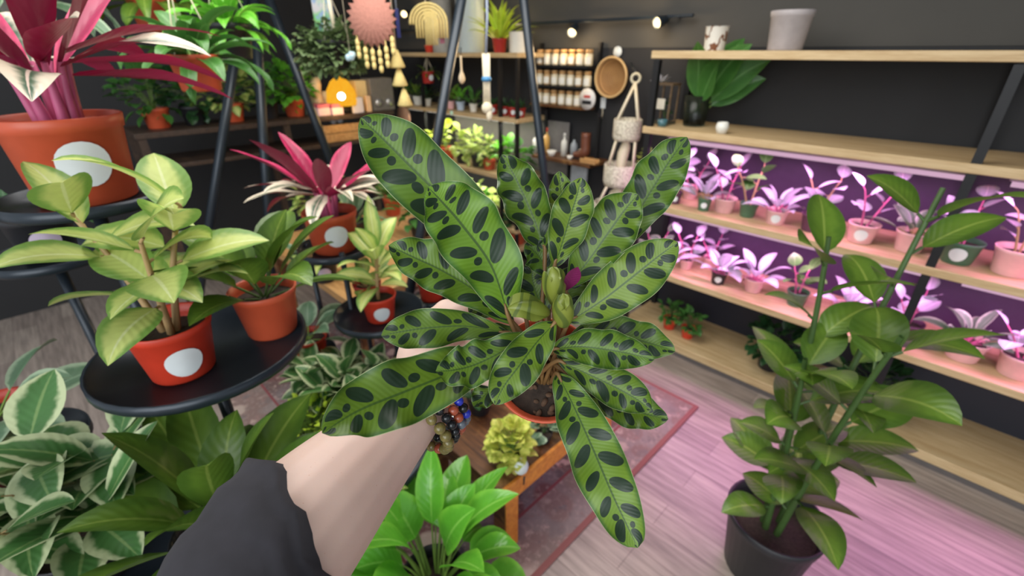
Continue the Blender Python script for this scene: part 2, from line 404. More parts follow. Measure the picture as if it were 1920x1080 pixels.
# rug (woven persian pattern, faded)
def rug_mat():
    t = NT('faded_persian_rug'); o = t.obj(); sp = t.n('ShaderNodeSeparateXYZ'); t.put(sp.inputs[0], o)
    x, y = sp.outputs[0], sp.outputs[1]
    v1 = t.n('ShaderNodeTexVoronoi', feature='SMOOTH_F1'); t.put(v1.inputs['Vector'], o); v1.inputs['Scale'].default_value = 9
    n1 = t.noise(o, 14, 4, .65); n2 = t.noise(o, 3.2, 3); n3 = t.noise(o, 60, 2)
    base = t.mix(t.smooth(n2, .4, .6), srgb(108, 88, 84), srgb(122, 112, 112))
    base = t.mix(t.smooth(v1.outputs[0], .42, .3), base, srgb(110, 80, 78))
    base = t.mix(t.smooth(n1, .58, .66), base, srgb(186, 160, 150)); base = t.mix(t.smooth(n1, .40, .34), base, srgb(76, 70, 80))
    base = t.mix(t.M('MULTIPLY', t.smooth(n3, .5, .7), .35), base, srgb(176, 160, 152))
    n4 = t.noise(o, 26, 3, .7); base = t.mix(t.smooth(n4, .6, .68), base, srgb(132, 92, 90))
    n5 = t.noise(o, 7, 2, .4); base = t.mix(t.M('MULTIPLY', t.smooth(n5, .6, .66), .8), base, srgb(198, 178, 164)); base = t.mix(t.M('MULTIPLY', t.smooth(n5, .36, .31), .6), base, srgb(84, 78, 84))
    ex = t.M('SUBTRACT', 1.15, t.M('ABSOLUTE', x)); ey = t.M('SUBTRACT', .85, t.M('ABSOLUTE', y)); e = t.M('MINIMUM', ex, ey)
    bord = t.mix(.45, base, srgb(148, 134, 126))
    f = t.M('LESS_THAN', e, .2); c = t.mix(f, base, bord)
    f = t.M('MULTIPLY', t.M('GREATER_THAN', e, .2), t.M('LESS_THAN', e, .212)); c = t.mix(f, c, srgb(128, 74, 76))
    f = t.M('LESS_THAN', e, .022); c = t.mix(f, c, srgb(134, 88, 84))
    return t.out(c, .95, bump=n3, bstr=.3, bdist=.004, spec=.1)
cr = at_z(1310, 765, 0); rc = cr + UA * 1.15 - NA * .85
b = MB(); b.box((0, 0, .006), (2.3, 1.7, .01), None, .003)
rug = b.build('rug', rug_mat()); rug.location = (rc.x, rc.y, 0); rug.rotation_euler = (0, 0, WROT)
tag(rug, 'faded red and grey patterned rug lying on the pale wooden floor', 'rug')
rug2 = None

# ------------------------------------------------------------------ grow shelf along the right of the back wall
def zat(px, py, c=C_FRONT): return at_plane(px, py, c).z
ZB = [zat(1290, 95), zat(1290, 246), zat(1290, 397), zat(1300, 532), zat(1290, 657)]
u_l = on_board(1222, ZB[0], C_FRONT).dot(UA)
u_r = u_l - 2.9
DEP = .40
print('shelf z', ZB, 'u', u_l, u_r, 'cfront', C_FRONT)
org = wp(u_l, C_FRONT, 0)
sh = thing('shelving_unit', 'long black metal shelving unit with pale wooden boards holding the pink lit plants', 'shelf', org, WROT)
# local frame: x to the right along the wall, y into the wall
LEN = u_l - u_r
for i, z in enumerate(ZB):
    th = .034 if i < 4 else .045
    b = MB(); b.box((LEN / 2, DEP / 2 + (.0), z - th / 2), (LEN, DEP, th), None, .003); b.build('board', BOARD, sh)
for x in (.03, 1.3, 2.85):
    for y in (.02, DEP - .02):
        b = MB(); b.box((x, y, ZB[0] / 2 - .02), (.03, .03, ZB[0] - .04)); b.build('post', DKM, sh)
NAVY = mat('dark_navy_panel', srgb(30, 32, 44), .5, var=.05)
b = MB(); b.box((LEN / 2, DEP - .005, (ZB[3] + ZB[4]) / 2 - .02), (LEN, .01, ZB[3] - ZB[4] - .04)); b.build('back_panel', NAVY, sh)
PURP = mat('purple_backing', srgb(58, 40, 66), .6)
for i in (1, 2):
    b = MB(); b.box((LEN / 2, DEP - .005, (ZB[i] + ZB[i + 1]) / 2 - .017), (LEN, .008, ZB[i] - ZB[i + 1] - .04)); b.build('back_panel', PURP, sh)
b = MB(); b.box((LEN / 2, .012, (ZB[4] - .045) / 2), (LEN, .02, ZB[4] - .047)); b.build('kickboard', mat('grey_kickboard', srgb(92, 86, 84), .6), sh)
def shelf_pt(px, i, back=.16):
    return on_board(px, ZB[i], C_FRONT + back)
PINK = (1.0, .36, .92)
def grow_light(i, x0, x1, lab, energy, y=.11):
    """tube fitting hung under board i, with a real lamp along it"""
    z = ZB[i] - .034 - .028
    p = wp(u_l - (x0 + x1) / 2, C_FRONT + y, z); t = thing('grow_light', lab, 'grow light', p, WROT)
    L = x1 - x0
    b = MB(); b.box((0, 0, .016), (L, .05, .022), None, .004); b.build('housing', mat('grey_pink_housing', srgb(150, 132, 138), .4), t)
    b = MB(); b.tube([(-L / 2 + .01, 0, -.004), (L / 2 - .01, 0, -.004)], .013, 10); b.build('tube', emis('pink_tube_glow', (.8, .5, .68), .8), t)
    ld = bpy.data.lights.new('grow_lamp', 'AREA'); ld.shape = 'RECTANGLE'; ld.size = L * .96; ld.size_y = .04; ld.energy = energy; ld.color = PINK; ld.spread = R(170)
    lo = bpy.data.objects.new('grow_lamp', ld); COL.objects.link(lo); lo.parent = t; lo.location = (0, .0, -.022); lo.rotation_euler = (R(0), 0, 0)
    return t
def m_px(p, px): return px * depth(Vector(p)) / FPX
# grow lights under boards 2 and 3 (two fittings end to end under each)
grow_light(1, .10, 1.30, 'grow light tube under the second board from the top, left end', 7.5)
grow_light(1, 1.40, 2.75, 'grow light tube under the second board from the top, right half', 7.5)
grow_light(2, .10, 1.30, 'grow light tube under the third board from the top, left end', 7.5)
grow_light(2, 1.40, 2.75, 'grow light tube under the third board from the top, right half', 7.5)

# --- top board: printed planter, basket beyond
p = shelf_pt(1338, 0, .14); r = m_px(p, 21)
def print_mat():
    t = NT('printed_ceramic'); n = t.noise(t.obj(), 16, 2); w = t.smooth(t.M('ABSOLUTE', t.M('SUBTRACT', n, .5)), .05, .02)
    return t.out(t.mix(w, srgb(226, 222, 212), srgb(120, 76, 52)), .35)
t = thing('planter_pot', 'white planter with brown printed swirls on the top board of the shelving unit', 'planter', p, 0)
pot_part(t, r, r * 1.9, print_mat(), .86, rim=.02, soil=False)
p = shelf_pt(1470, 0, .16); t = thing('planter_pot', 'plain pale grey planter on the top board near the right wall', 'planter', p); pot_part(t, .085, .15, mat('pale_grey_ceramic', srgb(168, 160, 160), .5), .8, soil=False)
# --- second board
p = shelf_pt(1300, 1, .2); r = m_px(p, 24)
t = thing('glass_vase', 'tall glass vase holding large dark green leaves on the shelving unit', 'vase', p)
b = MB(); b.lathe([(0, 0), (r * .8, 0), (r * .82, .006), (r, r * 2.2), (r * .97, r * 2.2), (r * .79, .01), (0, .01)], seg=24); b.build('vase_body', glass('green_glass', (.72, .9, .76), .2), t)
b = MB(); rnd = random.Random(5)
b.mi = 1
for az, el, L, w in ((-2.2, 1.35, .40, .055), (-.9, 1.2, .42, .065), (.3, 1.25, .44, .06), (-1.6, 1.1, .38, .06), (-.7, .95, .42, .06), (-.4, .8, .36, .055)):
    shoot(b, rnd, (0, 0, .03), az, el, L, .7, w, .36, .004, .2, hint=Vector((-.5, -.8, .4)), nv=3)
b.build('foliage', [L_MID, STEMG], t)
p = shelf_pt(1243, 1, .16)
t = thing('terrarium_house', 'small wooden terrarium box with a white card on the second board', 'terrarium', p, WROT)
w = m_px(p, 30); h = m_px(p, 68)
for x in (-w / 2, w / 2):
    for y in (-.04, .04):
        b = MB(); b.box((x, y, h / 2), (.008, .008, h)); b.build('corner_post', wood('driftwood', srgb(120, 98, 72), srgb(92, 72, 52)), t)
b = MB(); b.box((0, 0, .006), (w + .01, .09, .012)); b.build('base', mat('moss_base', srgb(70, 66, 50), .9), t)
b = MB(); b.box((0, 0, h), (w + .012, .092, .01)); b.build('roof', wood('driftwood', 1, 1), t)
b = MB(); b.box((-w * .1, -.045, h * .52), (w * .62, .004, h * .26)); b.build('card', mat('cream_card', srgb(226, 216, 196), .6), t)
b = MB(); rnd = random.Random(3); bushy(b, rnd, (0, 0, h * .35), (w * .36, .028, h * .22), 26, .03, .009); b.build('foliage', [L_DRK, STEMD], t)
p = shelf_pt(1241, 1, .06); t = thing('tea_light_cup', 'small teal cup with a white tea light below the terrarium box', 'candle', p)
b = MB(); b.lathe([(0, 0), (.022, 0), (.026, .034), (.023, .034), (.02, .008), (0, .008)], seg=18); b.build('cup', mat('teal_ceramic', srgb(66, 104, 112), .3), t)
b = MB(); b.lathe([(0, .0085), (.019, .0085), (.019, .03), (0, .031)], seg=16); b.build('wax', mat('white_wax', srgb(226, 230, 236), .5), t)
p = on_board(1238, ZB[1] + h + .006, C_FRONT + .16)
t = thing('air_plant', 'silver grey air plant resting on top of the terrarium box', 'air plant', p)
b = MB(); rnd = random.Random(2); rosette(b, rnd, .0, 12, .055, .005, (.1, 1.2), (.2, .8), 0); b.build('foliage', [L_PALE, STEMG], t)
p = shelf_pt(1352, 1, .05); t = thing('tea_light_cup', 'white round cup at the front of the second board below the vase', 'candle', p)
b = MB(); b.lathe([(0, 0), (.022, 0), (.03, .03), (.024, .05), (.021, .05), (.026, .03), (.02, .006), (0, .006)], seg=18); b.build('cup', WHTC, t)
# --- pink lit tiers: pots of plants
PINKP = mat('pale_pink_pot', srgb(228, 178, 178), .45); GRNP = mat('green_plastic_pot', srgb(74, 110, 84), .4); PURPP = mat('purple_plastic_pot', srgb(96, 60, 84), .45)
def g_syn(h, n, L, w, nst=3):
    return lambda mb, rnd, z: stemmed(mb, rnd, z, nst, h, n, L, w, .5, .25, (.3, 1.0), .004, .012, (.2, .9), cup=.15)
def g_ros(n, L, w, el=(.3, 1.35), dr=(.5, 1.3), pet=.35, **kw):
    return lambda mb, rnd, z: rosette(mb, rnd, z, n, L, w, el, dr, pet, .015, **kw)
def g_bush(rx, rz, n, L, w, up=.3, zc=None):
    return lambda mb, rnd, z: bushy(mb, rnd, (0, 0, z + (zc if zc is not None else rz * .95)), (rx, rx, rz), n, L, w, up=up)
row3 = [(1264, .09, .036, .066, PURPP, L_PALE, 'purple stickered pot with pale upright leaves', 1), (1293, .24, .046, .07, PINKP, L_PALE, 'pink pot with a leaning tall pale plant', 0),
        (1318, .08, .036, .068, GRNP, L_PALE, 'green stickered pot with pale broad leaves', 1), (1356, .13, .056, .075, PINKP, L_PALE, 'wide pink pot with broad pale leaves', 0),
        (1400, .14, .045, .07, GRNP, L_MID, 'green pot with mid green leaves', 0), (1452, .12, .05, .07, PINKP, L_PALE, 'pink pot with arching pale leaves', 1),
        (1520, .14, .055, .08, PURPP, L_PALE, 'purple pot with drooping pale leaves', 0), (1610, .13, .06, .085, PINKP, L_PALE, 'large pink pot with tall pale leaves', 1),
        (1700, .15, .06, .085, PINKP, L_GREY, 'pink pot with grey green leaves', 0), (1790, .14, .065, .09, GRNP, L_PALE, 'green pot with pale crowded leaves', 1), (1890, .14, .07, .1, PINKP, L_PALE, 'big pink pot with wide pale leaves', 0)]
for k, (px, back, r, h, pm, lm, lab, st) in enumerate(row3):
    p = shelf_pt(px, 2, back)
    plant('potted_plant', lab + ' on the upper pink shelf', p, r, h, pm, lm, STEMP if k % 2 else STEMB,
          g_syn(.17 + .02 * (k % 3), 4, .11, .03 + .004 * (k % 2), 2) if k % 3 != 2 else g_ros(11, .17, .026), sticker=toward_cam(p) if st else None, rz=0, group='plants on the upper pink shelf')
row4 = [(1226, .13, .03, .05, BLKP, L_GREY, 'small black pot with grey green leaves'), (1248, .08, .03, .055, PINKP, L_PALE, 'small pink pot with slender pale leaves'), (1285, .16, .04, .06, PINKP, L_PALE, 'pink pot with narrow pale leaves'),
        (1345, .10, .042, .07, BLKP, L_PALE, 'black pot with layered pale leaves'), (1330, .26, .045, .07, PINKP, L_PALE, 'pink pot at the back with long pale leaves'),
        (1410, .14, .05, .075, PINKP, L_PALE, 'pink pot with round pale leaves'), (1490, .14, .05, .075, GRNP, L_MID, 'green pot with trailing green leaves'),
        (1580, .13, .06, .08, PINKP, L_PALE, 'pink pot with a wide pale rosette'), (1690, .14, .06, .085, PURPP, L_PALE, 'purple pot with upright pale leaves'), (1800, .13, .07, .09, PINKP, L_GREY, 'pink pot with grey green leaves'), (1900, .13, .07, .09, PINKP, L_PALE, 'big pink pot with pale leaves')]
for k, (px, back, r, h, pm, lm, lab) in enumerate(row4):
    p = shelf_pt(px, 3, back)
    plant('potted_plant', lab + ' on the lower pink shelf', p, r, h, pm, lm, STEMP, g_ros(10, .17, .03) if k % 2 else g_syn(.14, 4, .11, .03, 2), sticker=toward_cam(p) if k in (1, 3) else None, group='plants on the lower pink shelf')
p = shelf_pt(1254, 4, .16)
for px, bk, lab in ((1254, .15, 'left small fern in a red pot on the bottom board of the shelving unit'), (1288, .13, 'right small fern in a red pot on the bottom board of the shelving unit')):
    p = shelf_pt(px, 4, bk)
    plant('potted_plant', lab, p, m_px(p, 13), m_px(p, 22), REDP, L_MID, STEMD, g_bush(.07, .055, 70, .05, .012), group='small ferns on the bottom board')
for px, lab, lm in ((1440, 'dark green bushy plant in a black pot on the bottom board, left of two', L_DRK), (1620, 'dark green bushy plant in a black pot on the bottom board, right of two', L_DRK)):
    p = shelf_pt(px, 4, .16); plant('potted_plant', lab, p, .07, .1, BLKP, lm, STEMD, g_bush(.12, .08, 90, .08, .02))

# --- macrame three tier hanger near the wall
pr = at_plane(1192, 147, C_WALL - .16)
t = thing('macrame_hanger', 'cream macrame hanger with three woven baskets below a wooden ring', 'macrame hanger', pr)
rr = m_px(pr, 8)
b = MB(); b.tube([Vector((rr * math.cos(a), 0, rr * math.sin(a))) for a in [2 * pi * k / 20 for k in range(20)]], rr * .32, 8, closed=True); b.build('ring', mat('pale_ring_wood', srgb(206, 198, 170), .6), t)
b = MB(); b.tube([Vector((0, 0, rr)), Vector((0, .155, rr + .05))], .006, 6); b.build('wall_hook', BLKM, t)
def weave_mat():
    t_ = NT('macrame_weave'); o = t_.obj(); w1 = t_.n('ShaderNodeTexVoronoi'); t_.put(w1.inputs[0], o); w1.inputs['Scale'].default_value = 130
    n = t_.noise(o, 90, 3); return t_.out(t_.mix(t_.smooth(w1.outputs[0], .35, .9), srgb(236, 228, 208), srgb(164, 150, 128)), .9, bump=w1.outputs[0], bstr=.6, bdist=.01)
WEAVE = weave_mat()
tiers = [(1176, 243, 26, 38), (1163, 327, 31, 40), (1146, 398, 34, 40)]
prevs = None
for k, (px, py, wr, hh) in enumerate(tiers):
    c = at_plane(px, py, C_WALL - .20); R_ = m_px(c, wr); H_ = m_px(c, hh); l = c - pr
    b = MB(); b.lathe([(0, -H_ / 2), (R_ * .92, -H_ / 2), (R_, -H_ * .3), (R_, H_ * .45), (R_ * .97, H_ / 2), (R_ * .93, H_ * .45), (R_ * .9, -H_ * .4), (0, -H_ * .42)], l, 28); b.build('basket', WEAVE, t)
    for j in range(4):
        b = MB(); a = j * pi / 2 + .5; top = (Vector((0, 0, -rr)) if k == 0 else prevs + Vector((math.cos(a) * pR * .95, math.sin(a) * pR * .95, -pH / 2)))
        b.tube([top, l + Vector((math.cos(a) * R_, math.sin(a) * R_, H_ * .48))], .0085 if k == 0 else .007, 6); b.build('cord', CORD, t)
    if k: 
        b = MB(); q = prevs; b.tube(crom([q + Vector((0, 0, -pH / 2)), q + Vector((.0, 0, -pH / 2 - .04)), l + Vector((0, 0, H_ / 2 + .03)), l + Vector((0, 0, -H_ * .3))], 10), [.012, .02, .026, .03, .032, .034, .032, .03, .028, .02], 10); b.build('fringe', CORD, t)
    prevs, pR, pH = l, R_, H_

# --- round basket on the wall with price tags
c = at_plane(1150, 145, C_WALL - .035); rad = m_px(c, 33)
t = thing('wall_basket', 'round tan woven basket hung on the dark wall', 'basket', c, WROT)
ROT90 = Matrix.Rotation(pi / 2, 4, 'X')
def basket_mat():
    t_ = NT('woven_basket_tan'); o = t_.obj(); sp = t_.n('ShaderNodeSeparateXYZ'); t_.put(sp.inputs[0], o)
    d = t_.M('SQRT', t_.M('ADD', t_.M('POWER', sp.outputs[0], 2), t_.M('POWER', sp.outputs[2], 2))); w = t_.M('SINE', t_.M('MULTIPLY', d, 520))
    n = t_.noise(o, 14, 3); c_ = t_.mix(n, srgb(196, 152, 92), srgb(150, 104, 58)); return t_.out(t_.mix(t_.smooth(w, -.2, .9), c_, srgb(120, 84, 48)), .7, bump=w, bstr=.4, bdist=.004)
b = MB(); b.lathe([(0, -.030), (rad * .5, -.026), (rad * .85, -.005), (rad, .032), (rad * 1.04, .03), (rad * 1.03, .02), (rad * .9, -.015), (rad * .5, -.0335), (0, -.034)], seg=36, mtx=ROT90); b.build('basket_body', basket_mat(), t)
b = MB(); b.tube([(rad * 1.03 * math.cos(2 * pi * k / 36), -.030, rad * 1.03 * math.sin(2 * pi * k / 36)) for k in range(36)], .007, 8, closed=True); b.build('rim', mat('pale_rim_cane', srgb(206, 170, 116), .6), t)
for px, py, lab, rect in ((1158, 97, 'round white price tag pinned above the wall basket', 0), (1131, 193, 'rectangular white price tag hanging below the wall basket', 1)):
    c = at_plane(px, py, C_WALL - .008); t = thing('price_tag', lab, 'price tag', c, WROT)
    b = MB()
    if rect: b.box((0, 0, 0), (m_px(c, 11), .003, m_px(c, 19)), None, .001)
    else: b.lathe([(0, -.002), (m_px(c, 9), -.002), (m_px(c, 9), .002), (0, .002)], seg=24, mtx=ROT90)
    b.build('card', STICK, t)
    b = MB(); b.ball((0, -.004, m_px(c, 6)), .003); b.build('pin', BLKM, t)
    if rect:
        b = MB(); b.tube([(0, -.002, -m_px(c, 9)), (.004, -.003, -m_px(c, 17)), (0, -.003, -m_px(c, 28))], .003, 5); b.build('tassel', CORD, t)

# --- jar rack on the wall
JZ = [at_plane(1055, y, C_WALL - .07).z for y in (122, 160, 196)]
ul = on_board(1006, JZ[1], C_WALL - .07).dot(UA); ur = on_board(1112, JZ[1], C_WALL - .07).dot(UA)
jw = ul - ur
t = thing('jar_rack', 'black wall rack with three rows of labelled jars', 'rack', wp(ul, C_WALL - .14, 0), WROT)
for z in JZ:
    b = MB(); b.box((jw / 2, .07, z - .008), (jw, .13, .014)); b.build('board', DKM if z != JZ[2] else WWOOD, t)
for x in (0, jw):
    b = MB(); b.box((x, .12, (JZ[0] + JZ[2]) / 2 + .05), (.016, .03, JZ[0] - JZ[2] + .16)); b.build('side_panel', DKM, t)
JL = wood('jar_lid_wood', srgb(214, 170, 112), srgb(176, 128, 76), 20)
JGL = mat('jar_cream_filling', srgb(222, 206, 172), .25, var=.15)
JAM = mat('jar_tan_filling', srgb(196, 160, 112), .25, var=.2)
JLB = mat('jar_white_label', srgb(238, 232, 218), .5, var=.03)
def make_jar(lab, loc, m):
    j = thing('spice_jar', lab, 'jar', loc, WROT, 'labelled jars on the wall rack')
    b = MB(); b.lathe([(0, 0), (.024, 0), (.026, .004), (.026, .06), (.02, .07), (0, .07)], seg=16); b.build('jar_body', m, j)
    b = MB(); b.lathe([(0, .069), (.023, .069), (.023, .088), (.02, .091), (0, .091)], seg=16); b.build('lid', JL, j)
    b = MB(); N = 8; A = [[b.b.verts.new((.0268 * math.cos(-pi / 2 + (k / N - .5) * 2.2), .0268 * math.sin(-pi / 2 + (k / N - .5) * 2.2), z)) for k in range(N + 1)] for z in (.010, .05)]
    for k in range(N): b.face((A[0][k], A[0][k + 1], A[1][k + 1], A[1][k]))
    b.build('jar_label', JLB, j); return j
jars = [make_jar('x', (0, 0, -5), JGL), make_jar('x', (0, 0, -5), JAM)]
ORD = ['first', 'second', 'third', 'fourth', 'fifth', 'sixth', 'seventh', 'eighth', 'ninth', 'tenth']
used = [0, 0]
for ri, rn_ in enumerate(('top', 'middle', 'bottom')):
    nj = 7
    for k in range(nj):
        ty = 1 if (k * 5 + ri * 3) % 4 == 0 else 0
        x = .04 + (jw - .08) * k / (nj - 1); loc = wp(ul - x, C_WALL - .08, JZ[ri])
        lab = f"{'tan' if ty else 'cream'} filled jar with a white label, {ORD[k]} from the left on the {rn_} row"
        if not used[ty]: jars[ty].location = loc; jars[ty]['label'] = lab; used[ty] = 1
        else: dup(jars[ty], loc, None, lab)
# sign on the rack's lower board end
c = on_board(1101, JZ[2] + .05, C_WALL - .155); t = thing('shelf_sign', 'oval white sign with a red and black mark in front of the jar rack', 'sign', wp(c.dot(UA), C_WALL - .155, JZ[2]), WROT)
b = MB(); b.lathe([(0, -.003), (.062, -.003), (.062, .003), (0, .003)], (0, .055, 0), 28, mtx=ROT90); b.build('plaque', mat('white_sign_board', srgb(214, 210, 206), .5), t)
b = MB(); b.box((0, -.0045 , .070), (.05, .003, .016), None, .001); b.build('red_mark', mat('red_ink', srgb(196, 84, 76), .6), t)
b = MB(); b.box((0, -.0045, .036), (.07, .003, .022), None, .001); b.build('black_mark', BLKP, t)
# --- wooden shelf below the rack with bottles
ZL = at_plane(1060, 291, C_WALL - .1).z
ul2 = min(on_board(985, ZL, C_WALL - .1).dot(UA), on_board(972, 1.5, C_WALL - .34).dot(UA) - .03); ur2 = on_board(1128, ZL, C_WALL - .1).dot(UA)
lw = ul2 - ur2
t = thing('bottle_shelf', 'dark wood wall shelf with bottles under the jar rack', 'shelf', wp(ul2, C_WALL - .24, 0), WROT)
b = MB(); b.box((lw / 2, .12, ZL - .012), (lw, .23, .024), None, .003); b.build('board', WWOOD, t)
for x in (.03, lw - .03):
    b = MB(); b.box((x, .12, (ZL + JZ[2]) / 2 - .02), (.02, .02, JZ[2] - ZL - .04)); b.build('upright', DKM, t)
def bottle(name, lab, px, r, h, m, capm, cat='bottle', neck=.32, back=.12):
    p = on_board(px, ZL, C_WALL - back); t = thing(name, lab, cat, p)
    b = MB(); b.lathe([(0, 0), (r, 0), (r, h * .55), (r * .9, h * .64), (r * neck, h * .76), (r * neck, h * .86), (0, h * .86)], seg=18); b.build('body', m, t)
    b = MB(); b.lathe([(0, h * .85), (r * neck * 1.25, h * .85), (r * neck * 1.2, h), (0, h)], seg=14); b.build('cap', capm, t); return t
AMB = mat('amber_liquid', srgb(226, 176, 96), .2)
bottle('pump_bottle', 'white bottle at the left end of the bottle shelf', 1006, .028, .13, WHTC, WHTC)
bottle('glass_bottle', 'tall amber bottle with a red cap on the bottle shelf', 1024, .024, .17, AMB, REDP)
bottle('pump_bottle', 'tall slim white bottle in the middle of the bottle shelf', 1057, .022, .15, WHTC, WHTC)
bottle('glass_bottle', 'grey glass bottle right of the slim white bottle', 1075, .024, .14, mat('grey_glassy', srgb(150, 156, 160), .15), DKM)
for px, lab in ((1034, 'white bowl on the bottle shelf left of the slim white bottle'), (1068, 'small white bowl on the bottle shelf in front of the grey bottle')):
    p = on_board(px, ZL, C_WALL - .19); t = thing('bowl', lab, 'bowl', p); r = .034 if px < 1050 else .022
    b = MB(); b.lathe([(0, 0), (r * .5, 0), (r, r * 1.1), (r * .9, r * 1.1), (r * .45, .006), (0, .006)], seg=22); b.build('bowl_body', WHTC, t)
p = on_board(1096, ZL, C_WALL - .12); t = thing('boot', 'reddish brown leather boot standing on the bottle shelf', 'boot', p, WROT)
BOOTM = mat('brown_leather', srgb(110, 62, 42), .45, var=.25)
b = MB(); b.tube(crom([(.0, 0, .17), (0, 0, .1), (.0, 0, .05), (-.03, 0, .028), (-.075, 0, .022), (-.1, 0, .02)], 18), [.032] * 6 + [.034, .036, .036, .035, .034, .032, .03, .028, .026, .024, .02, .01], 14, sy=.85); b.build('shaft', BOOTM, t)
b = MB(); b.box((-.042, 0, .004), (.125, .062, .008), None, .003); b.build('sole', BLKP, t)
p = on_board(1105, ZL, C_WALL - .205); t = thing('wooden_tray', 'small tan wooden tray at the right end of the bottle shelf', 'tray', p, WROT)
b = MB(); b.box((0, 0, .008), (.12, .05, .012), None, .003); b.build('tray_base', TANW, t)
for y in (-.022, .022):
    b = MB(); b.box((0, y, .022), (.12, .006, .02), None, .002); b.build('tray_side', TANW, t)
c = at_plane(1086, 326, C_WALL - .05); t = thing('tote_bag', 'pale grey tote bag hanging below the bottle shelf', 'bag', c, WROT)
w = m_px(c, 36); h = m_px(c, 46)
b = MB(); b.box((0, 0, 0), (w, .03, h), None, .008); b.build('bag_body', mat('pale_grey_canvas', srgb(176, 182, 186), .8, var=.2, scale=25), t)
b = MB(); b.tube(crom([(-w * .25, 0, h / 2), (-w * .22, 0, h * .75), (-w * .1, 0, h * .95), (w * .1, 0, h * .95), (w * .22, 0, h * .75), (w * .25, 0, h / 2)], 14), .004, 6); b.build('handle', CORD, t)
# small plant and amber bowl behind the hero plant
p = at_plane(1217, 296, C_WALL - .12); t = plant('hanging_plant', 'small yellow green plant hanging behind the macrame hanger', p - Vector((0, 0, .06)), .03, .05, mat('tan_pot', srgb(180, 150, 100), .6), L_YEL, STEMG, g_bush(.05, .04, 40, .035, .011, zc=.015))
b = MB(); b.tube([(0, 0, .05), (0, .02, .26)], .0025, 5); b.build('cord', CORD, t)

# --- track rail with spot lamps on the upper wall
zr = at_plane(1120, 38, C_WALL - .06).z
ua = on_board(985, zr, C_WALL - .06).dot(UA) + 2.0; ub = on_board(1300, zr, C_WALL - .06).dot(UA)
t = thing('track_rail', 'black track rail running along the charcoal upper wall', 'track rail', wp(ua, C_WALL - .06, zr), WROT)
b = MB(); b.box(((ua - ub) / 2, 0, 0), (ua - ub, .022, .016), None, .003); b.build('rail', BLKM, t)
for q in range(5): b = MB(); b.box((.1 + (ua - ub - .2) * q / 4, .03, 0), (.012, .06, .012)); b.build('bracket', BLKM, t)
WARM = (1.0, .72, .40)
def spot(px, py, lab, aim):
    p = at_plane(px, py, C_WALL - .12); t = thing('spot_lamp', lab, 'spot lamp', p)
    d = Vector(aim).normalized(); q = d.to_track_quat('Z', 'Y'); M = q.to_matrix().to_4x4()
    b = MB(); b.lathe([(0, -.075), (.016, -.075), (.022, -.06), (.03, -.012), (.032, 0), (.028, 0), (.025, -.02), (0, -.05)], seg=20, mtx=M); b.build('lamp_head', BLKM, t)
    b = MB(); b.lathe([(0, -.016), (.024, -.016), (.024, -.006), (.016, .004), (0, .008)], seg=18, mtx=M); b.build('bulb', emis('warm_bulb_glow', (1, .74, .34), 5), t)
    top = Vector(wp(p.dot(UA), C_WALL - .06, zr)) - Vector(p)
    b = MB(); b.tube([-.06 * d, top], .006, 6); b.build('arm', BLKM, t)
    ld = bpy.data.lights.new('bulb_light', 'SPOT'); ld.energy = 14 if px > 1000 else 5; ld.color = WARM; ld.spot_size = R(110); ld.spot_blend = .8; ld.shadow_soft_size = .03
    lo = bpy.data.objects.new('bulb_light', ld); COL.objects.link(lo); lo.parent = t; lo.location = d * .02; lo.rotation_euler = (q @ Quaternion((1, 0, 0), pi)).to_euler()
    pl = bpy.data.lights.new('bulb_spill', 'POINT'); pl.energy = 2.2 if px > 1000 else .8; pl.color = WARM; pl.shadow_soft_size = .03
    lo = bpy.data.objects.new('bulb_spill', pl); COL.objects.link(lo); lo.parent = t; lo.location = d * .035
spot(1072, 62, 'warm lit spot lamp on the track above the jar rack', Vector((-.35, -.6, -.5)))
spot(1231, 43, 'warm lit spot lamp on the track above the shelving unit', Vector((-.75, -.35, -.25)))
spot(942, 43, 'warm lit spot lamp on the track behind the hanging fern', Vector((-.3, -.8, -.3)))
spot(757, 27, 'warm lit spot lamp on the track right of the macrame sun', Vector((-.2, -.85, -.3)))
# ------------------------------------------------------------------ black metal shelving in the middle of the back wall
CF2 = C_WALL - .34
ZM = [at_plane(880, y, CF2).z for y in (99, 212, 315, 402)]
uL = on_board(742, 1.5, CF2).dot(UA); uR = on_board(972, 1.5, CF2).dot(UA); wl = uL - uR
t = thing('plant_shelf', 'black metal shelf with four pale boards full of plants behind the A frame stand', 'shelf', wp(uL, CF2, 0), WROT)
for z in ZM + [.25]:
    b = MB(); b.box((wl / 2, .15, z - .014), (wl, .32, .028), None, .003); b.build('board', BOARD, t)
xm = uL - on_board(937, 1.4, CF2).dot(UA); xn = uL - on_board(790, 1.4, CF2).dot(UA)
for x in (.012, xn, xm, wl - .012):
    for y in (.005, .3):
        if y > .1 and x in (xn, xm): continue
        b = MB(); b.box((x, y, ZM[0] / 2 + .0), (.022, .022, ZM[0] - .03)); b.build('post', DKM, t)
STRIP = emis('added_strip_glow', (1, .97, .9), 1.5)  # light strips added under two boards to brighten the plants
for i in (1, 2):
    b = MB(); b.box((wl / 2, .05, ZM[i] - .034), (wl - .1, .02, .008)); b.build('added_strip', STRIP, t)
    ld = bpy.data.lights.new('added_strip_light', 'AREA'); ld.shape = 'RECTANGLE'; ld.size = wl - .1; ld.size_y = .02; ld.energy = (2.2, 6, 5)[i]; ld.color = (1, .96, .86)
    lo = bpy.data.objects.new('added_strip_light', ld); COL.objects.link(lo); lo.parent = t; lo.location = (wl / 2, .05, ZM[i] - .042)
GREYB = mat('grey_back_panel', srgb(112, 108, 106), .6)
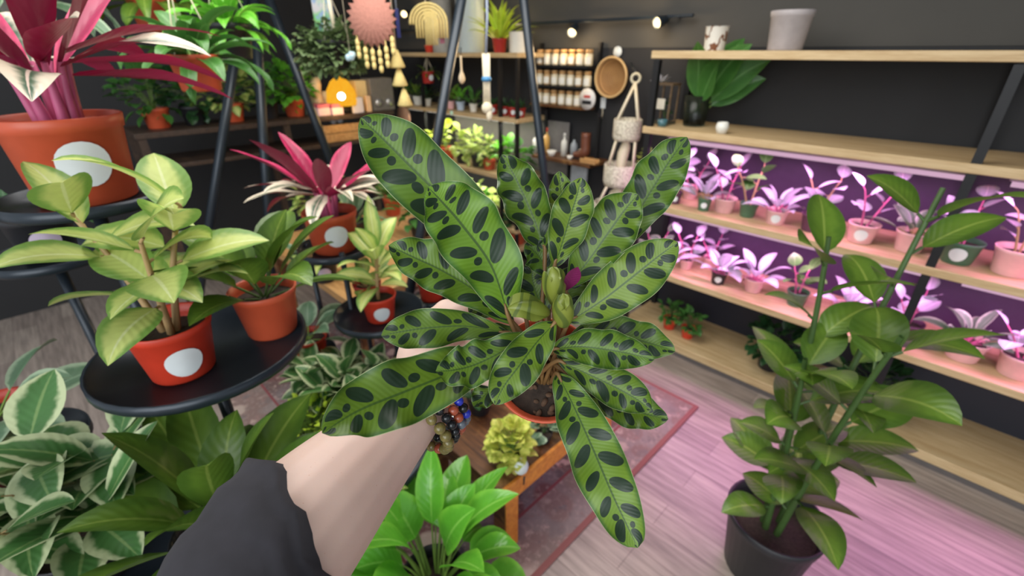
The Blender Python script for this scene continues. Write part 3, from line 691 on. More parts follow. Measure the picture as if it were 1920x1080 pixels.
b = MB(); b.box(((xn + xm) / 2 + .2, .305, (ZM[1] + ZM[2]) / 2 - .014), (xm - xn + .35, .008, ZM[1] - ZM[2] - .035)); b.build('back_panel', GREYB, t)
def mp(px, i, back=.12): return on_board(px, ZM[i], CF2 + back)
# top board
p = mp(884, 0); r = m_px(p, 27)
t = thing('planter_pot', 'large pale blue white cylinder planter on the top board of the plant shelf', 'planter', p); pot_part(t, r, r * 3.9, mat('pale_blue_ceramic', srgb(196, 212, 216), .35, var=.04), .96, rim=.015, soil=False)
p = mp(832, 0, .14); r = m_px(p, 20)
t = thing('planter_pot', 'tall light grey cylinder planter left of the pale blue planter', 'planter', p); pot_part(t, r, r * 4.2, mat('light_grey_ceramic', srgb(176, 174, 166), .5), .98, rim=.015, soil=False)
p = mp(937, 0, .07); plant('potted_plant', 'yellow green fern in a dark red pot on the top board', p, m_px(p, 14), m_px(p, 24), DKRED, L_LIME, STEMG, g_ros(34, .26, .016, (.4, 1.5), (.3, 1.2), .15))
p = mp(974, 0, .1); t = thing('planter_pot', 'white ribbed planter at the right end of the top board', 'planter', p); r = m_px(p, 20); pot_part(t, r, r * 1.75, WHTC, .95, rim=.02, soil=False)
p = mp(806, 0, .08); t = thing('planter_pot', 'small orange red pot on the top board of the plant shelf', 'planter', p); r = m_px(p, 9); pot_part(t, r, r * 1.4, REDP, .8, soil=False)
# second board
for k, (px, r_, h_, pm, lm, lab) in enumerate([(764, 9, 15, WHTC, L_MID, 'leafy plant in a small white pot, first from the left'), (784, 10, 15, WHTC, L_OLIVE, 'olive plant in a small white pot, second from the left'),
        (802, 8, 13, WHTC, L_DRK, 'dark plant in a small white pot, third from the left'), (846, 8, 14, PINKP, L_OLIVE, 'olive plant in a pale pink pot, fourth from the left'),
        (864, 9, 15, mat('pale_blue_pot', srgb(186, 202, 222), .35), L_GRN, 'bright plant in a pale blue pot, fifth from the left'), (888, 8, 14, WHTC, L_MID, 'green plant in a small white pot, sixth from the left')]):
    p = mp(px, 1, .08); plant('potted_plant', lab + ' of the second board', p, m_px(p, r_), m_px(p, h_), pm, lm, STEMD, g_ros(9, .16, .018, (.4, 1.4), (.4, 1.1), .3), group='small pots on the second board')
for k, (px, lab) in enumerate([(924, 'left of the post'), (946, 'just right of the post'), (962, 'second from the right'), (976, 'at the right end')]):
    p = mp(px, 1, .08); plant('potted_plant', f'dark succulent in a red pot, {lab}, on the second board', p, m_px(p, 10), m_px(p, 17), DKRED, L_DRK, STEMD, g_ros(10, .085, .01, (.5, 1.4), (.1, .5), .05), sticker=toward_cam(p), group='red pots on the second board')
p = on_board(803, (ZM[1] + ZM[0]) / 2, CF2 + .05); 
t = thing('hanging_pot', 'red hanging pot with a white label beside the blue grey pole', 'hanging pot', p - Vector((0, 0, .02))); r = m_px(p, 12)
z = pot_part(t, r, r * 1.7, DKRED, .85, sticker=toward_cam(p) + .6)
b = MB(); rnd = random.Random(8); rosette(b, rnd, z, 14, .12, .012, (-.3, 1.0), (.8, 1.8), .2); b.build('foliage', [L_OLIVE, STEMD], t)
b = MB()
for a in (.5, 2.6, 4.7): b.tube([(r * .9 * math.cos(a), r * .9 * math.sin(a), r * 1.6), (0, 0, ZM[0] - .028 - p.z + .02)], .0025, 4)
b.build('cord', CORD, t)
# third board: bright chartreuse plants
for k, (px, r_, h_, pm, lm, lab) in enumerate([(838, 16, 22, TERRA, L_LIME, 'bright lime plant, leftmost'), (868, 14, 20, BLKP, L_YEL, 'pale yellow plant in a black pot, second from the left'), (897, 14, 20, BLKP, L_YG, 'cream green plant in a black pot, third from the left'),
        (918, 13, 18, TERRA, L_YG, 'cream plant in a terracotta pot, fourth from the left'), (955, 15, 18, BLKP, L_GRN, 'light green fern like plant, right of the post'), (972, 12, 16, TERRA, L_MID, 'mid green plant, rightmost')]):
    p = mp(px, 2, .09); plant('potted_plant', lab + ' on the third board', p, m_px(p, r_), m_px(p, h_), pm, lm, STEMG, g_bush(m_px(p, r_ * 1.5), m_px(p, 22), 46, .085, .026, up=.2), group='bright plants on the third board')
for k, (px, lm, lab) in enumerate([(812, L_MID, 'first from the left'), (850, L_DRK, 'second from the left'), (893, L_YG, 'third from the left, with cream leaves'), (922, L_YEL, 'fourth from the left, with yellow leaves'), (962, L_MID, 'fifth from the left'), (972, L_DRK, 'rightmost')]):
    p = mp(px, 3, .1); plant('potted_plant', f'leafy plant {lab}, on the fourth board', p, m_px(p, 14), m_px(p, 18), BLKP, lm, STEMG, g_syn(.16, 6, .08, .028), group='plants on the fourth board')
for k, (px, lm, lab) in enumerate([(850, L_MID, 'mid green plant'), (900, L_GRN, 'bright green plant'), (945, L_YG, 'cream green plant'), (968, L_DRK, 'dark green plant')]):
    p = on_board(px, .25, CF2 + .1); plant('potted_plant', lab + ' in a terracotta pot on the lowest board of the plant shelf', p, m_px(p, 20), m_px(p, 28), TERRA, lm, STEMG, g_bush(m_px(p, 20), m_px(p, 24), 50, .08, .024), group='plants on the lowest board')
# mint light dot: small round ornament on the front of the second board
p = on_board(847, ZM[1] - .012, CF2 - .012); o = MB(); o.ball((0, 0, 0), .014, 14); o = o.build('bauble', mat('mint_glass_bauble', srgb(190, 230, 214), .12), None); o.location = p; tag(o, 'small mint bauble on the front edge of the second board', 'ornament')

# ------------------------------------------------------------------ A frame stands of black tube
def aframe(apex, feet, rad, label, bar=None):
    t = thing('a_frame_stand', label, 'stand', (apex.x, apex.y, 0))
    for f in feet:
        b = MB(); b.tube([apex, Vector(f)], rad, 12); b.build('leg', BLKM, t, (apex.x, apex.y, 0))
        b = MB(); v = Vector(f); b.lathe([(0, 0), (rad * 1.35, 0), (rad * 1.35, .04), (0, .04)], (v.x, v.y, 0), 14); b.build('foot_cap', BLKP, t, (apex.x, apex.y, 0))
    b = MB(); b.ball(apex, rad * 1.7, 12); b.build('apex_joint', BLKM, t, (apex.x, apex.y, 0)); return t
ap = P(935, -395, 1.95); RT = m_px(P(900, 200, 1.95), 9.5)
ft = [at_z(715, 850, 0), at_z(1061, 676, 0), at_z(1046, 552, 0)]
aframe(ap, ft, RT, 'tall black metal A frame stand in front of the plant shelf')
ap2 = P(470, -90, 2.5); aframe(ap2, [at_z(703, 520, 0), wp(3.1, .3, 0), wp(2.95, .75, 0)], m_px(P(590, 215, 2.6), 9), 'second black A frame stand at the left behind the crimson leaved plant')

# ------------------------------------------------------------------ hanging things at the upper left
CEIL = 2.6
def hang_cord(t, p, r=.003, m=CORD, dx=0):
    b = MB(); b.tube([Vector((dx, 0, 0)), Vector((dx, 0, CEIL - p.z))], r, 5); return b.build('hanging_cord', m, t)
# macrame sun
p = P(697, 36, 2.2); t = thing('macrame_sun', 'dusty pink woven sun wall hanging with golden tassels', 'macrame sun', p, R(-8)); rs = m_px(p, 40)
PINKW = mat('dusty_pink_yarn', srgb(172, 118, 104), .95, var=.2, scale=110, bump=.6)
b = MB(); N = 22; ringf = []; 
outl = []
for k in range(N * 2):
    a = pi * k / N; q = rs * (1.22 if k % 2 == 0 else .98); outl.append((q * math.cos(a), q * math.sin(a)))
for y in (-.006, .006):
    ringf.append([b.b.verts.new((x, y, z)) for x, z in outl])
cf = b.b.verts.new((0, -.016, 0)); cb = b.b.verts.new((0, .012, 0))
for k in range(2 * N):
    k2 = (k + 1) % (2 * N); b.face((ringf[0][k], ringf[0][k2], ringf[1][k2], ringf[1][k])); b.face((cf, ringf[0][k2], ringf[0][k])); b.face((cb, ringf[1][k], ringf[1][k2]))
b.build('woven_disc', PINKW, t)
for k in range(6):
    x = rs * (-.85 + 1.75 * k / 5); z0 = -math.sqrt(max(.02, 1.05 - (x / rs) ** 2)) * rs * .95; L = m_px(p, [38, 44, 40, 48, 44, 34][k])
    b = MB(); b.tube([(x, 0, z0), (x, 0, z0 - L)], .003, 5)
    for q in range(3): b.lathe([(.0, 0), (.009, -.006), (.011, -.022), (.007, -.036), (0, -.036)], (x, 0, z0 - L * (.25 + .28 * q)), 10)
    b.build('tassel', GCORD, t)
hang_cord(t, p + Vector((0, 0, rs)), .003).location = (0, 0, rs)
# bell tassels
p = P(742, 92, 2.3); t = thing('tassel_garland', 'string of three golden bell tassels right of the macrame sun', 'garland', p)
prof = [(0, .0), (.008, -.004), (.016, -.03), (.032, -.082), (.026, -.088), (0, -.08)]
b = MB(); zz = [m_px(p, y) for y in (0, 32, 68)]
for i, (dx, z) in enumerate(zip((0, .004, .02), zz)):
    b.lathe([(r * m_px(p, 15) / .032, q * m_px(p, 32) / .088) for r, q in prof], (dx, 0, -z), 14)
b.build('tassels', GCORD, t)
b = MB(); b.tube([(0, 0, 0), (.004, 0, -zz[1]), (.02, 0, -zz[2])], .0025, 5); b.build('string', CORD, t); hang_cord(t, p)
p = P(745, 35, 2.35); t = thing('ribbon_streamer', 'narrow dark blue ribbon hanging beside the macrame sun', 'ribbon', p)
b = MB(); b.box((0, 0, -.02), (.018, .003, .13)); b.build('ribbon', mat('navy_ribbon', srgb(26, 34, 96), .6), t); b = MB(); b.tube([(0, 0, .04), (0, 0, CEIL - p.z)], .004, 5); b.build('cord', mat('grey_blue_cord', srgb(150, 160, 176), .7), t)
# iridescent hanging
p = P(606, 22, 2.3); t = thing('suncatcher', 'iridescent green and blue suncatcher panel hanging at the upper left', 'suncatcher', p, R(-12))
def irid():
    t_ = NT('iridescent_film'); n = t_.noise(t_.obj(), 12, 2); n2 = t_.noise(t_.obj(), 26, 2)
    c = t_.mix(t_.smooth(n, .42, .6), srgb(176, 172, 176), srgb(110, 170, 110)); return t_.out(t_.mix(t_.smooth(n2, .5, .62), c, srgb(130, 150, 180)), .15)
b = MB(); b.box((0, 0, 0), (m_px(p, 42), .012, m_px(p, 66)), None, .004); b.build('panel', irid(), t)
b = MB(); b.tube([(m_px(p, 18), -.012, m_px(p, 40)), (m_px(p, 20), -.014, -m_px(p, 30))], .009, 8); b.build('tassel', CORD, t); hang_cord(t, p)
# macrame rainbow with gold loops
p = P(800, 42, 2.5); t = thing('macrame_rainbow', 'golden cord macrame arch hanging with long fringe', 'macrame hanging', p)
for i in range(5):
    b = MB(); q = m_px(p, 12 + 5.5 * i)
    x0 = m_px(p, 4); pts = [Vector((q * math.cos(a) + x0, -.003 * i, q * .9 * math.sin(a))) for a in [pi * k / 14 for k in range(15)]]
    b.tube([pts[0] - Vector((0, 0, m_px(p, 26)))] + pts + [pts[-1] - Vector((0, 0, m_px(p, 26 if i < 3 else 4)))], m_px(p, 2.2), 6); b.build('arch_cord', GCORD, t)
b = MB()
for k in range(6): b.tube([(m_px(p, -2 + 4 * k), -.01, m_px(p, 18)), (m_px(p, -2 + 4 * k), -.012, -m_px(p, 38))], m_px(p, 1.7), 5)
b.build('fringe', GCORD, t); hang_cord(t, p + Vector((0, 0, 0)))
b = MB(); b.box((m_px(p, 27), .004, -m_px(p, 12)), (m_px(p, 9), .004, m_px(p, 46))); b.build('plum_ribbon', mat('plum_ribbon', srgb(118, 62, 76), .7), t)
# macrame cord with blue bead and spoon
p = P(911, 100, 2.1); t = thing('macrame_plant_cord', 'knotted cream macrame cord with a blue bead hanging in front of the plant shelf', 'macrame cord', p)
b = MB()
for k in range(5): b.tube([(m_px(p, -6 + 3 * k), .002 * (k % 2), 0), (m_px(p, -5 + 2.6 * k), 0, -m_px(p, 45)), (m_px(p, -6 + 3 * k), .002 * (k % 2), -m_px(p, 92))], m_px(p, 1.8), 6)
b.build('cords', CORD, t)
b = MB(); b.lathe([(0, m_px(p, 5)), (m_px(p, 8), m_px(p, 4)), (m_px(p, 10), 0), (m_px(p, 8), -m_px(p, 4)), (0, -m_px(p, 5))], (0, 0, -m_px(p, 44)), 14); b.build('bead', mat('blue_bead', srgb(74, 140, 186), .35), t)
b = MB(); b.ball((0, 0, -m_px(p, 96)), m_px(p, 11), 12, (1, .8, 1)); b.ball((m_px(p, 4), -.004, -m_px(p, 108)), m_px(p, 7), 10, (.9, .8, 1.9)); b.build('knot', CORD, t)
b = MB(); b.tube([(0, 0, 0), (m_px(p, 4), 0, m_px(p, 60)), (m_px(p, 4), 0, CEIL - p.z)], .006, 6); b.build('hanging_cord', mat('grey_blue_cord', 1, 1), t)
p = P(864, 104, 2.6); t = thing('wooden_spoon', 'pale wooden spoon hanging from the edge of the plant shelf', 'spoon', p)
b = MB(); b.tube(crom([(0, 0, .0), (0, 0, -m_px(p, 22)), (0, 0, -m_px(p, 30)), (0, 0, -m_px(p, 40)), (0, 0, -m_px(p, 49))], 14), [m_px(p, x) for x in (2.2, 2.2, 2.2, 2.2, 2.4, 2.8, 3.6, 5, 6.5, 7.4, 7.6, 7, 5, 1.5)], 12, sy=.45); b.build('spoon', mat('pale_beech', srgb(214, 196, 166), .5), t)
b = MB(); b.tube([(0, 0, 0), (0, .02, .04)], .003, 5); b.build('hook', BLKM, t)
# dense trailing plant in a hanging planter
p = P(628, 104, 2.4); t = thing('hanging_plant', 'dense dark green trailing plant in a hanging planter above the glowing lamp', 'hanging plant', p)
z = pot_part(t, .1, .13, BLKP, .7, dz=-.06)
b = MB(); rnd = random.Random(11); rx = m_px(p, 66)
bushy(b, rnd, (0, 0, .03), (rx, rx * .8, m_px(p, 44)), 620, .045, .016, shell=.55, up=.1)
for k in range(46):
    a = rnd.uniform(0, 2 * pi); q = rx * rnd.uniform(.5, 1.0); st = Vector((q * math.cos(a), q * .8 * math.sin(a), .02)); L = rnd.uniform(.04, .11)
    b.mi = 1; b.tube([st, st - Vector((0, 0, L))], .0012, 4, False)
    for j in range(7): shoot(b, rnd, st - Vector((0, 0, L * j / 6)), rnd.uniform(0, 6.28), rnd.uniform(-.5, .4), .04, .8, .012, 0, n=5, nv=1)
b.build('foliage', [L_TRAIL, STEMD], t)
b = MB()
for a in (.4, 2.5, 4.6): b.tube([(.09 * math.cos(a), .09 * math.sin(a), .06), (0, 0, .32)], .002, 4)
b.tube([(0, 0, .32), (0, 0, CEIL - p.z)], .003, 4); b.build('hanging_cord', CORD, t)
p = P(657, 106, 2.15); t = thing('crystal_ball', 'pale blue crystal cluster hanging in front of the trailing plant', 'crystal', p)
b = MB(); rnd = random.Random(4)
for k in range(9): b.ball((rnd.uniform(-.012, .012), rnd.uniform(-.01, .01), rnd.uniform(-.012, .012)), .014, 7)
b.build('crystal', mat('pale_blue_crystal', srgb(168, 196, 206), .2), t); hang_cord(t, p, .0012)

# ------------------------------------------------------------------ console table on the left wall with the lamp
UC = 3.35; zc = at_plane(650, 215, UC, UA).z
def cp(px, back=.12, z=None): return on_board(px, zc if z is None else z, UC + back, UA, NA)
nr = cp(738, 0).dot(NA); nl = cp(250, 0).dot(NA)
t = thing('console_table', 'dark wooden console table holding the glowing lamp and small gifts', 'table', wp(UC, (nr + nl) / 2, 0), WROT)
# local: x = -U , y = N
Ln = nr - nl; DW = wood('dark_walnut', srgb(74, 56, 44), srgb(52, 40, 32), 12, .5)
b = MB(); b.box((-.2, 0, zc - .015), (.42, Ln, .03), None, .003); b.build('tabletop', DW, t)
zc2 = at_plane(640, 266, UC, UA).z
b = MB(); b.box((-.2, 0, zc2 - .015), (.4, Ln - .06, .025), None, .003); b.build('lower_shelf', DW, t)
for x in (-.02, -.38):
    for y in (-Ln / 2 + .03, 0, Ln / 2 - .03):
        b = MB(); b.box((x, y, (zc - .03) / 2), (.04, .04, zc - .03)); b.build('leg', DW, t)
# glowing amber lamp
p = cp(645, .10); r = m_px(p, 27); H = m_px(p, 56)
t = thing('glowing_lamp', 'glowing amber dome lamp with a stem knob on the console table', 'lamp', p)
zb = m_px(p, 14)
b = MB(); b.lathe([(0, 0), (r * .5, 0), (r * .5, zb * .8), (r * .3, zb), (0, zb)], seg=20); b.build('base', DKM, t)
def amber():
    t_ = NT('amber_glass_glow'); e = t_.n('ShaderNodeEmission'); n = t_.noise(t_.obj(), 40, 2)
    t_.put(e.inputs[0], t_.mix(n, (1, .36, .01), (1, .56, .04))); e.inputs[1].default_value = .95
    o_ = t_.n('ShaderNodeOutputMaterial'); t_.put(o_.inputs[0], e.outputs[0]); return t_.m
AMBER = amber()
b = MB(); b.lathe([(r * .2, zb), (r * .95, zb), (r * 1.02, zb + r * .3), (r * .92, zb + r * .95), (r * .6, zb + r * 1.5), (r * .25, zb + r * 1.75), (0, zb + r * 1.78)], seg=28); b.build('shade', AMBER, t)
b = MB(); b.lathe([(0, zb + r * 1.7), (r * .24, zb + r * 1.7), (r * .26, zb + r * 2.25), (r * .12, zb + r * 2.35), (0, zb + r * 2.35)], (r * .08, 0, 0), 14); b.build('knob', AMBER, t)
dcam = (CAM - p).normalized(); b = MB(); b.ball(Vector((dcam.x, dcam.y, 0)) * r * .86 + Vector((0, 0, zb + r * .62)), r * .27, 14); b.build('bulb', emis('lamp_bulb_glow', (1, .95, .85), 6), t)
pl = bpy.data.lights.new('lamp_light', 'POINT'); pl.energy = 1.6; pl.color = (1, .6, .2); pl.shadow_soft_size = .08; lo = bpy.data.objects.new('lamp_light', pl); COL.objects.link(lo); lo.parent = t; lo.location = Vector((dcam.x, dcam.y, .3)) * .2
# gift boxes, candles, cards
def boxthing(name, lab, cat, p, d, m, lid=None, rz=WROT + pi / 2 * 0, bev=.004):
    t = thing(name, lab, cat, p, rz); b = MB(); b.box((0, 0, d[2] / 2), d, None, bev); b.build('body', m, t)
    if lid: b = MB(); b.box((0, 0, d[2] + .012), (d[0] * 1.03, d[1] * 1.03, .024), None, .004); b.build('lid', lid, t)
    return t
GIFT = mat('pink_white_paper', srgb(222, 190, 196), .5, var=.12, scale=14); ROSE = mat('rose_paper', srgb(206, 96, 116), .5, var=.2, scale=20)
p = cp(604, .09); boxthing('gift_box', 'pale pink gift box with a rose lid at the left of the lamp', 'box', p, (.1, m_px(p, 24), m_px(p, 14)), GIFT, ROSE)
p = cp(629, .07); boxthing('gift_box', 'white and pink gift box with a rose lid just left of the lamp', 'box', p, (.1, m_px(p, 22), m_px(p, 13)), GIFT, ROSE)
p = cp(677, .16); boxthing('lantern_box', 'cream paper lantern box right of the lamp', 'lantern', p, (.1, m_px(p, 22), m_px(p, 52)), mat('warm_cream_paper', srgb(240, 206, 140), .6))
p = cp(672, .04); boxthing('greeting_card_box', 'white card box in front of the cream lantern', 'box', p, (.03, m_px(p, 21), m_px(p, 27)), mat('white_card', srgb(216, 206, 206), .5, var=.08))
p = cp(692, .05); boxthing('wooden_block', 'upright pale wooden block right of the white card box', 'block', p, (.04, m_px(p, 9), m_px(p, 28)), mat('peach_wood', srgb(230, 190, 146), .5))
for px, bk, lab in ((601, .2, 'cream rock salt candle behind the pale pink gift box'), (619, .17, 'small peach candle right behind the white and pink gift box')):
    p = cp(px, bk); t = thing('candle', lab, 'candle', p); r = m_px(p, 9); h = m_px(p, 62 if px < 610 else 38)
    b = MB(); b.lathe([(0, 0), (r, 0), (r * 1.05, h * .3), (r * .85, h * .6), (r * 1.1, h * .8), (r * .9, h), (0, h)], seg=14); b.build('wax', mat('peach_salt', srgb(236, 200, 158), .5, var=.2), t)
    b = MB(); b.tube([(0, 0, h), (0, 0, h + .012)], .002, 5); b.build('wick', BLKP, t)
p = cp(712, .12); t = boxthing('radio', 'grey box radio with two silver knobs at the right of the console table', 'radio', p, (.14, m_px(p, 46), m_px(p, 54)), mat('warm_grey_case', srgb(112, 106, 98), .5))
for s_ in (-1, 1):
    b = MB(); b.lathe([(0, 0), (m_px(p, 7), 0), (m_px(p, 6), .016), (0, .016)], seg=16, mtx=Matrix.Translation((.07, s_ * m_px(p, 11), m_px(p, 14))) @ Matrix.Rotation(pi / 2, 4, 'Y')); b.build('knob', mat('silver_knob', srgb(190, 190, 188), .3, .6), t)
p = cp(585, .25); boxthing('storage_tin', 'grey green storage tin at the left end of the gifts', 'tin', p, (.12, m_px(p, 36), m_px(p, 48)), mat('sage_tin', srgb(112, 120, 104), .5))
# lower shelf: crate, white glass pair
p = cp(646, .08, zc2); t = thing('wooden_crate', 'warm tan wooden crate on the lower shelf of the console', 'crate', p, WROT); w = m_px(p, 84); h = m_px(p, 30)
for q in (0, 1): b = MB(); b.box((.06, 0, h * (.25 + .5 * q)), (.012, w, h * .46), None, .002); b.build('front_slat', TANW, t)
for s_ in (-1, 1): b = MB(); b.box((0, s_ * w / 2, h / 2), (.13, .012, h), None, .002); b.build('end_panel', TANW, t)
b = MB(); b.box((0, 0, .006), (.13, w, .01)); b.build('bottom', TANW, t)
for k, px in enumerate((631, 643)):
    p = cp(px, .1, zc2); pz = m_px(p, 30) + zc2 - .0
    o = MB(); o.ball((0, 0, 0), m_px(p, 6), 12); o.ball((0, 0, m_px(p, 6)), m_px(p, 3), 8); o = o.build('paper_ball', mat('white_glass_ball', srgb(214, 216, 220), .25), None); o.location = (p.x, p.y, zc2 + .011 + m_px(p, 6)); o.location = cp(px, .02, zc2 + m_px(p, 31) ) if False else (p.x, p.y, zc2 + m_px(p, 34)); tag(o, f'{"left" if k == 0 else "right"} of two white glass balls above the tan crate', 'ornament')
    b = MB(); b.tube([(0, 0, m_px(p, 6)), (0, 0, zc - .03 - o.location.z)], .0015, 4); b.build('string', CORD, o)
# round wooden plaque on the corner
p = P(757, 220, 3.9); t = thing('wood_plaque', 'oval reddish wood slice plaque leaning beside the console table', 'plaque', p, R(-30)); r = m_px(p, 14)
b = MB(); b.lathe([(0, -.012), (r, -.012), (r, .012), (0, .012)], (0, 0, 0), 26, mtx=Matrix.Diagonal((1, 1, 1.45, 1)) @ ROT90); b.build('slice', mat('red_oak_slice', srgb(186, 140, 110), .6, var=.25, scale=9), t)
b = MB(); b.lathe([(0, -.014), (r * .35, -.014), (r * .35, .0), (0, 0)], (0, r * .4, 0), 18, mtx=ROT90); b.build('heart_mark', mat('dark_oak_heart', srgb(140, 92, 70), .6), t)
b = MB(); b.tube([(0, .02, r * 1.3), (0, .12, r * 1.6)], .006, 5); b.tube([(0, .02, -r * 1.4), (0, .02, -p.z)], .012, 8); b.build('stand', DKM, t)
# ------------------------------------------------------------------ wooden display table at the left
ZT = .64
c0 = at_z(600, 528, ZT); n0 = c0.dot(NA); u1 = at_z(808, 520, ZT).dot(UA); u1 = 1.72
def tp(px, py): return at_z(px, py, ZT)
def tray(mb, c, r):
    mb.lathe([(0, -.004), (r, -.006), (r * 1.02, .0), (r * 1.02, .018), (r * .985, .018), (r * .975, .003), (0, .003)], c, 40)
def pedestal(label, c, r, name='plant_pedestal', cat='plant stand'):
    t = thing(name, label, cat, (c.x, c.y, 0)); rb = min(.1, r * .85)
    b = MB(); tray(b, Vector((0, 0, c.z - .003)), r); b.build('tray', BLKM, t)
    b = MB(); b.tube([(0, 0, .02), (0, 0, c.z - .006)], .013, 12); b.build('pole', BLKM, t)
    b = MB(); b.lathe([(0, 0), (rb, 0), (rb * 1.03, .008), (.02, .022), (.016, .05), (0, .05)], seg=32); b.build('base', BLKM, t); return t
def stool(label, c, r): return pedestal(label, c, r, 'plant_stool', 'stool')
t = thing('display_table', 'low tan wooden display table behind the round tray stand', 'table', wp(u1 + .53, n0 + .5, 0), WROT)
b = MB(); b.box((0, 0, ZT - .02), (1.06, 1.0, .04), None, .004); b.build('tabletop', TANW, t)
for x in (-.47, .47):
    for y in (-.44, .44): b = MB(); b.box((x, y, (ZT - .04) / 2), (.06, .06, ZT - .04)); b.build('leg', WWOOD, t)
p = tp(738, 402); plant('potted_plant', 'terracotta pot with dark leaves on the display table behind the crimson plant', p, m_px(p, 17), m_px(p, 34), TERRA, L_MID, STEMD, g_ros(12, .22, .03))
p = tp(611, 524); plant('potted_plant', 'black pot with a lilac label on the display table under the upper tray', p, m_px(p, 27), m_px(p, 44), BLKP, L_YG, STEMG, g_ros(9, .2, .028, (.0, .9)), sticker=toward_cam(p), stm=STICKP)
p = tp(576, 515); plant('potted_plant', 'plain black pot at the left edge of the display table', p, m_px(p, 24), m_px(p, 44), BLKP, L_GREY, STEMG, g_ros(7, .12, .02))
p = tp(797, 560) + Vector((.03, 0, 0)); stool('small black stool behind the hand holding a red pot', p, .075)
plant('potted_plant', 'red pot with olive leaves standing behind the hand', p, m_px(p, 26), m_px(p, 46), REDP, L_OLIVE, STEMD, g_ros(10, .2, .03))
p = tp(668, 440); plant('potted_plant', 'grey green plant in a black pot in the middle of the display table', p, .07, .09, BLKP, L_GREY, STEMG, g_ros(12, .24, .035))
p = tp(790, 440); plant('potted_plant', 'mid green bushy black potted plant at the far right of the display table', p, .07, .09, BLKP, L_MID, STEMG, g_bush(.13, .1, 60, .1, .03))
p = tp(610, 420); plant('potted_plant', 'yellow green plant in a terracotta pot at the far left of the display table', p, .07, .09, TERRA, L_YG, STEMG, g_bush(.13, .12, 60, .09, .025))
p = tp(700, 560); 

# ------------------------------------------------------------------ round tray stand
TA, TB = P(630, 466, 1.65), P(712, 588, 1.62); RA, RB = m_px(TA, 67), m_px(TB, 80)
t = thing('tray_stand', 'black metal plant stand with two round trays at staggered heights', 'plant stand', (TA.x, TA.y, 0))
for c, r in ((TA, RA), (TB, RB)):
    b = MB(); tray(b, c - Vector((0, 0, .003)), r); b.build('tray', BLKM, t, (TA.x, TA.y, 0))
legs = [P(641, 478, 1.56), TA + Vector((-RA * .9, .03, 0)), TA + Vector((.02, RA * .98, 0)), TB + Vector((RB * .96, .05, 0)), TB + Vector((.0, RB, 0)), TB + Vector((-RB * .8, -RB * .55, -.0))]
for q in legs[:5]:
    b = MB(); b.tube([Vector((q.x, q.y, q.z + .008)), Vector((q.x, q.y, 0))], .0095, 10); b.build('leg', BLKM, t, (TA.x, TA.y, 0))
for zz in (.25,):
    b = MB(); b.tube([Vector((q.x, q.y, zz)) for q in (legs[0], legs[1], legs[2], legs[4], legs[3])], .006, 8, closed=True); b.build('brace', BLKM, t, (TA.x, TA.y, 0))
# crimson stromanthe in the terracotta pot with the white label
p = P(630, 474, 1.65) + Vector((0, 0, .0)); p = Vector((TA.x, TA.y, TA.z)); rst = m_px(p, 48)
def g_strom(sc):
    def g(mb, rnd, z):
        # pink stems rise, then long leaves spread: some lie flat (green and cream), some stand (crimson)
        for i in range(9):
            az = i * 2.4; st = arc((math.cos(az) * .02 * sc, math.sin(az) * .02 * sc, z), az, 1.45, .1 * sc, .2, 6)
            mb.mi = 1; mb.tube(st, [.0085 * sc, .008 * sc, .007 * sc, .006 * sc, .005 * sc, .004 * sc], 7, False)
        for i in range(15):
            az = i * 2.399 + .6; e = rnd.uniform(-.05, .55); pts = arc((math.cos(az) * .03 * sc, math.sin(az) * .03 * sc, z + .08 * sc + .03 * sc * (i / 15)), az, e, .21 * sc * rnd.uniform(.8, 1.1), rnd.uniform(.4, 1.1), 14)
            mb.mi = 0; mb.blade(pts, .03 * sc, Vector((-math.cos(az) * .3, -math.sin(az) * .3, 1)), .2, .003, 2, .45, 3, rnd.uniform(-.4, .4))
        for i, az in enumerate((-.5, .2, 3.4, 2.7, 4.1, -1.2, 1.4)):
            pts = arc((math.cos(az) * .02 * sc, math.sin(az) * .02 * sc, z + .08 * sc), az, rnd.uniform(.55, 1.05), .27 * sc * rnd.uniform(.85, 1.1), .35, 14)
            mb.mi = 2; mb.blade(pts, .028 * sc, Vector((-math.cos(az), -math.sin(az), .4)), .35, .003, 2, .5, 3, rnd.uniform(-.5, .5))
    return g
def stromanthe(label, p, r, sc, h=None):
    rnd = random.Random(int(p.x * 997)); root = thing('stromanthe_plant', label, 'potted plant', p)
    z = pot_part(root, r, h or r * 1.55, TERRA, .8, sticker=toward_cam(p) + .12, stz=.5, srs=.42)
    mb = MB(); g_strom(sc)(mb, rnd, z); mb.build('foliage', [L_STROM, STEMP, L_STROMB], root); return root
stromanthe('crimson and cream striped plant in a labelled terracotta pot on the upper round tray', p, rst, 1.0)
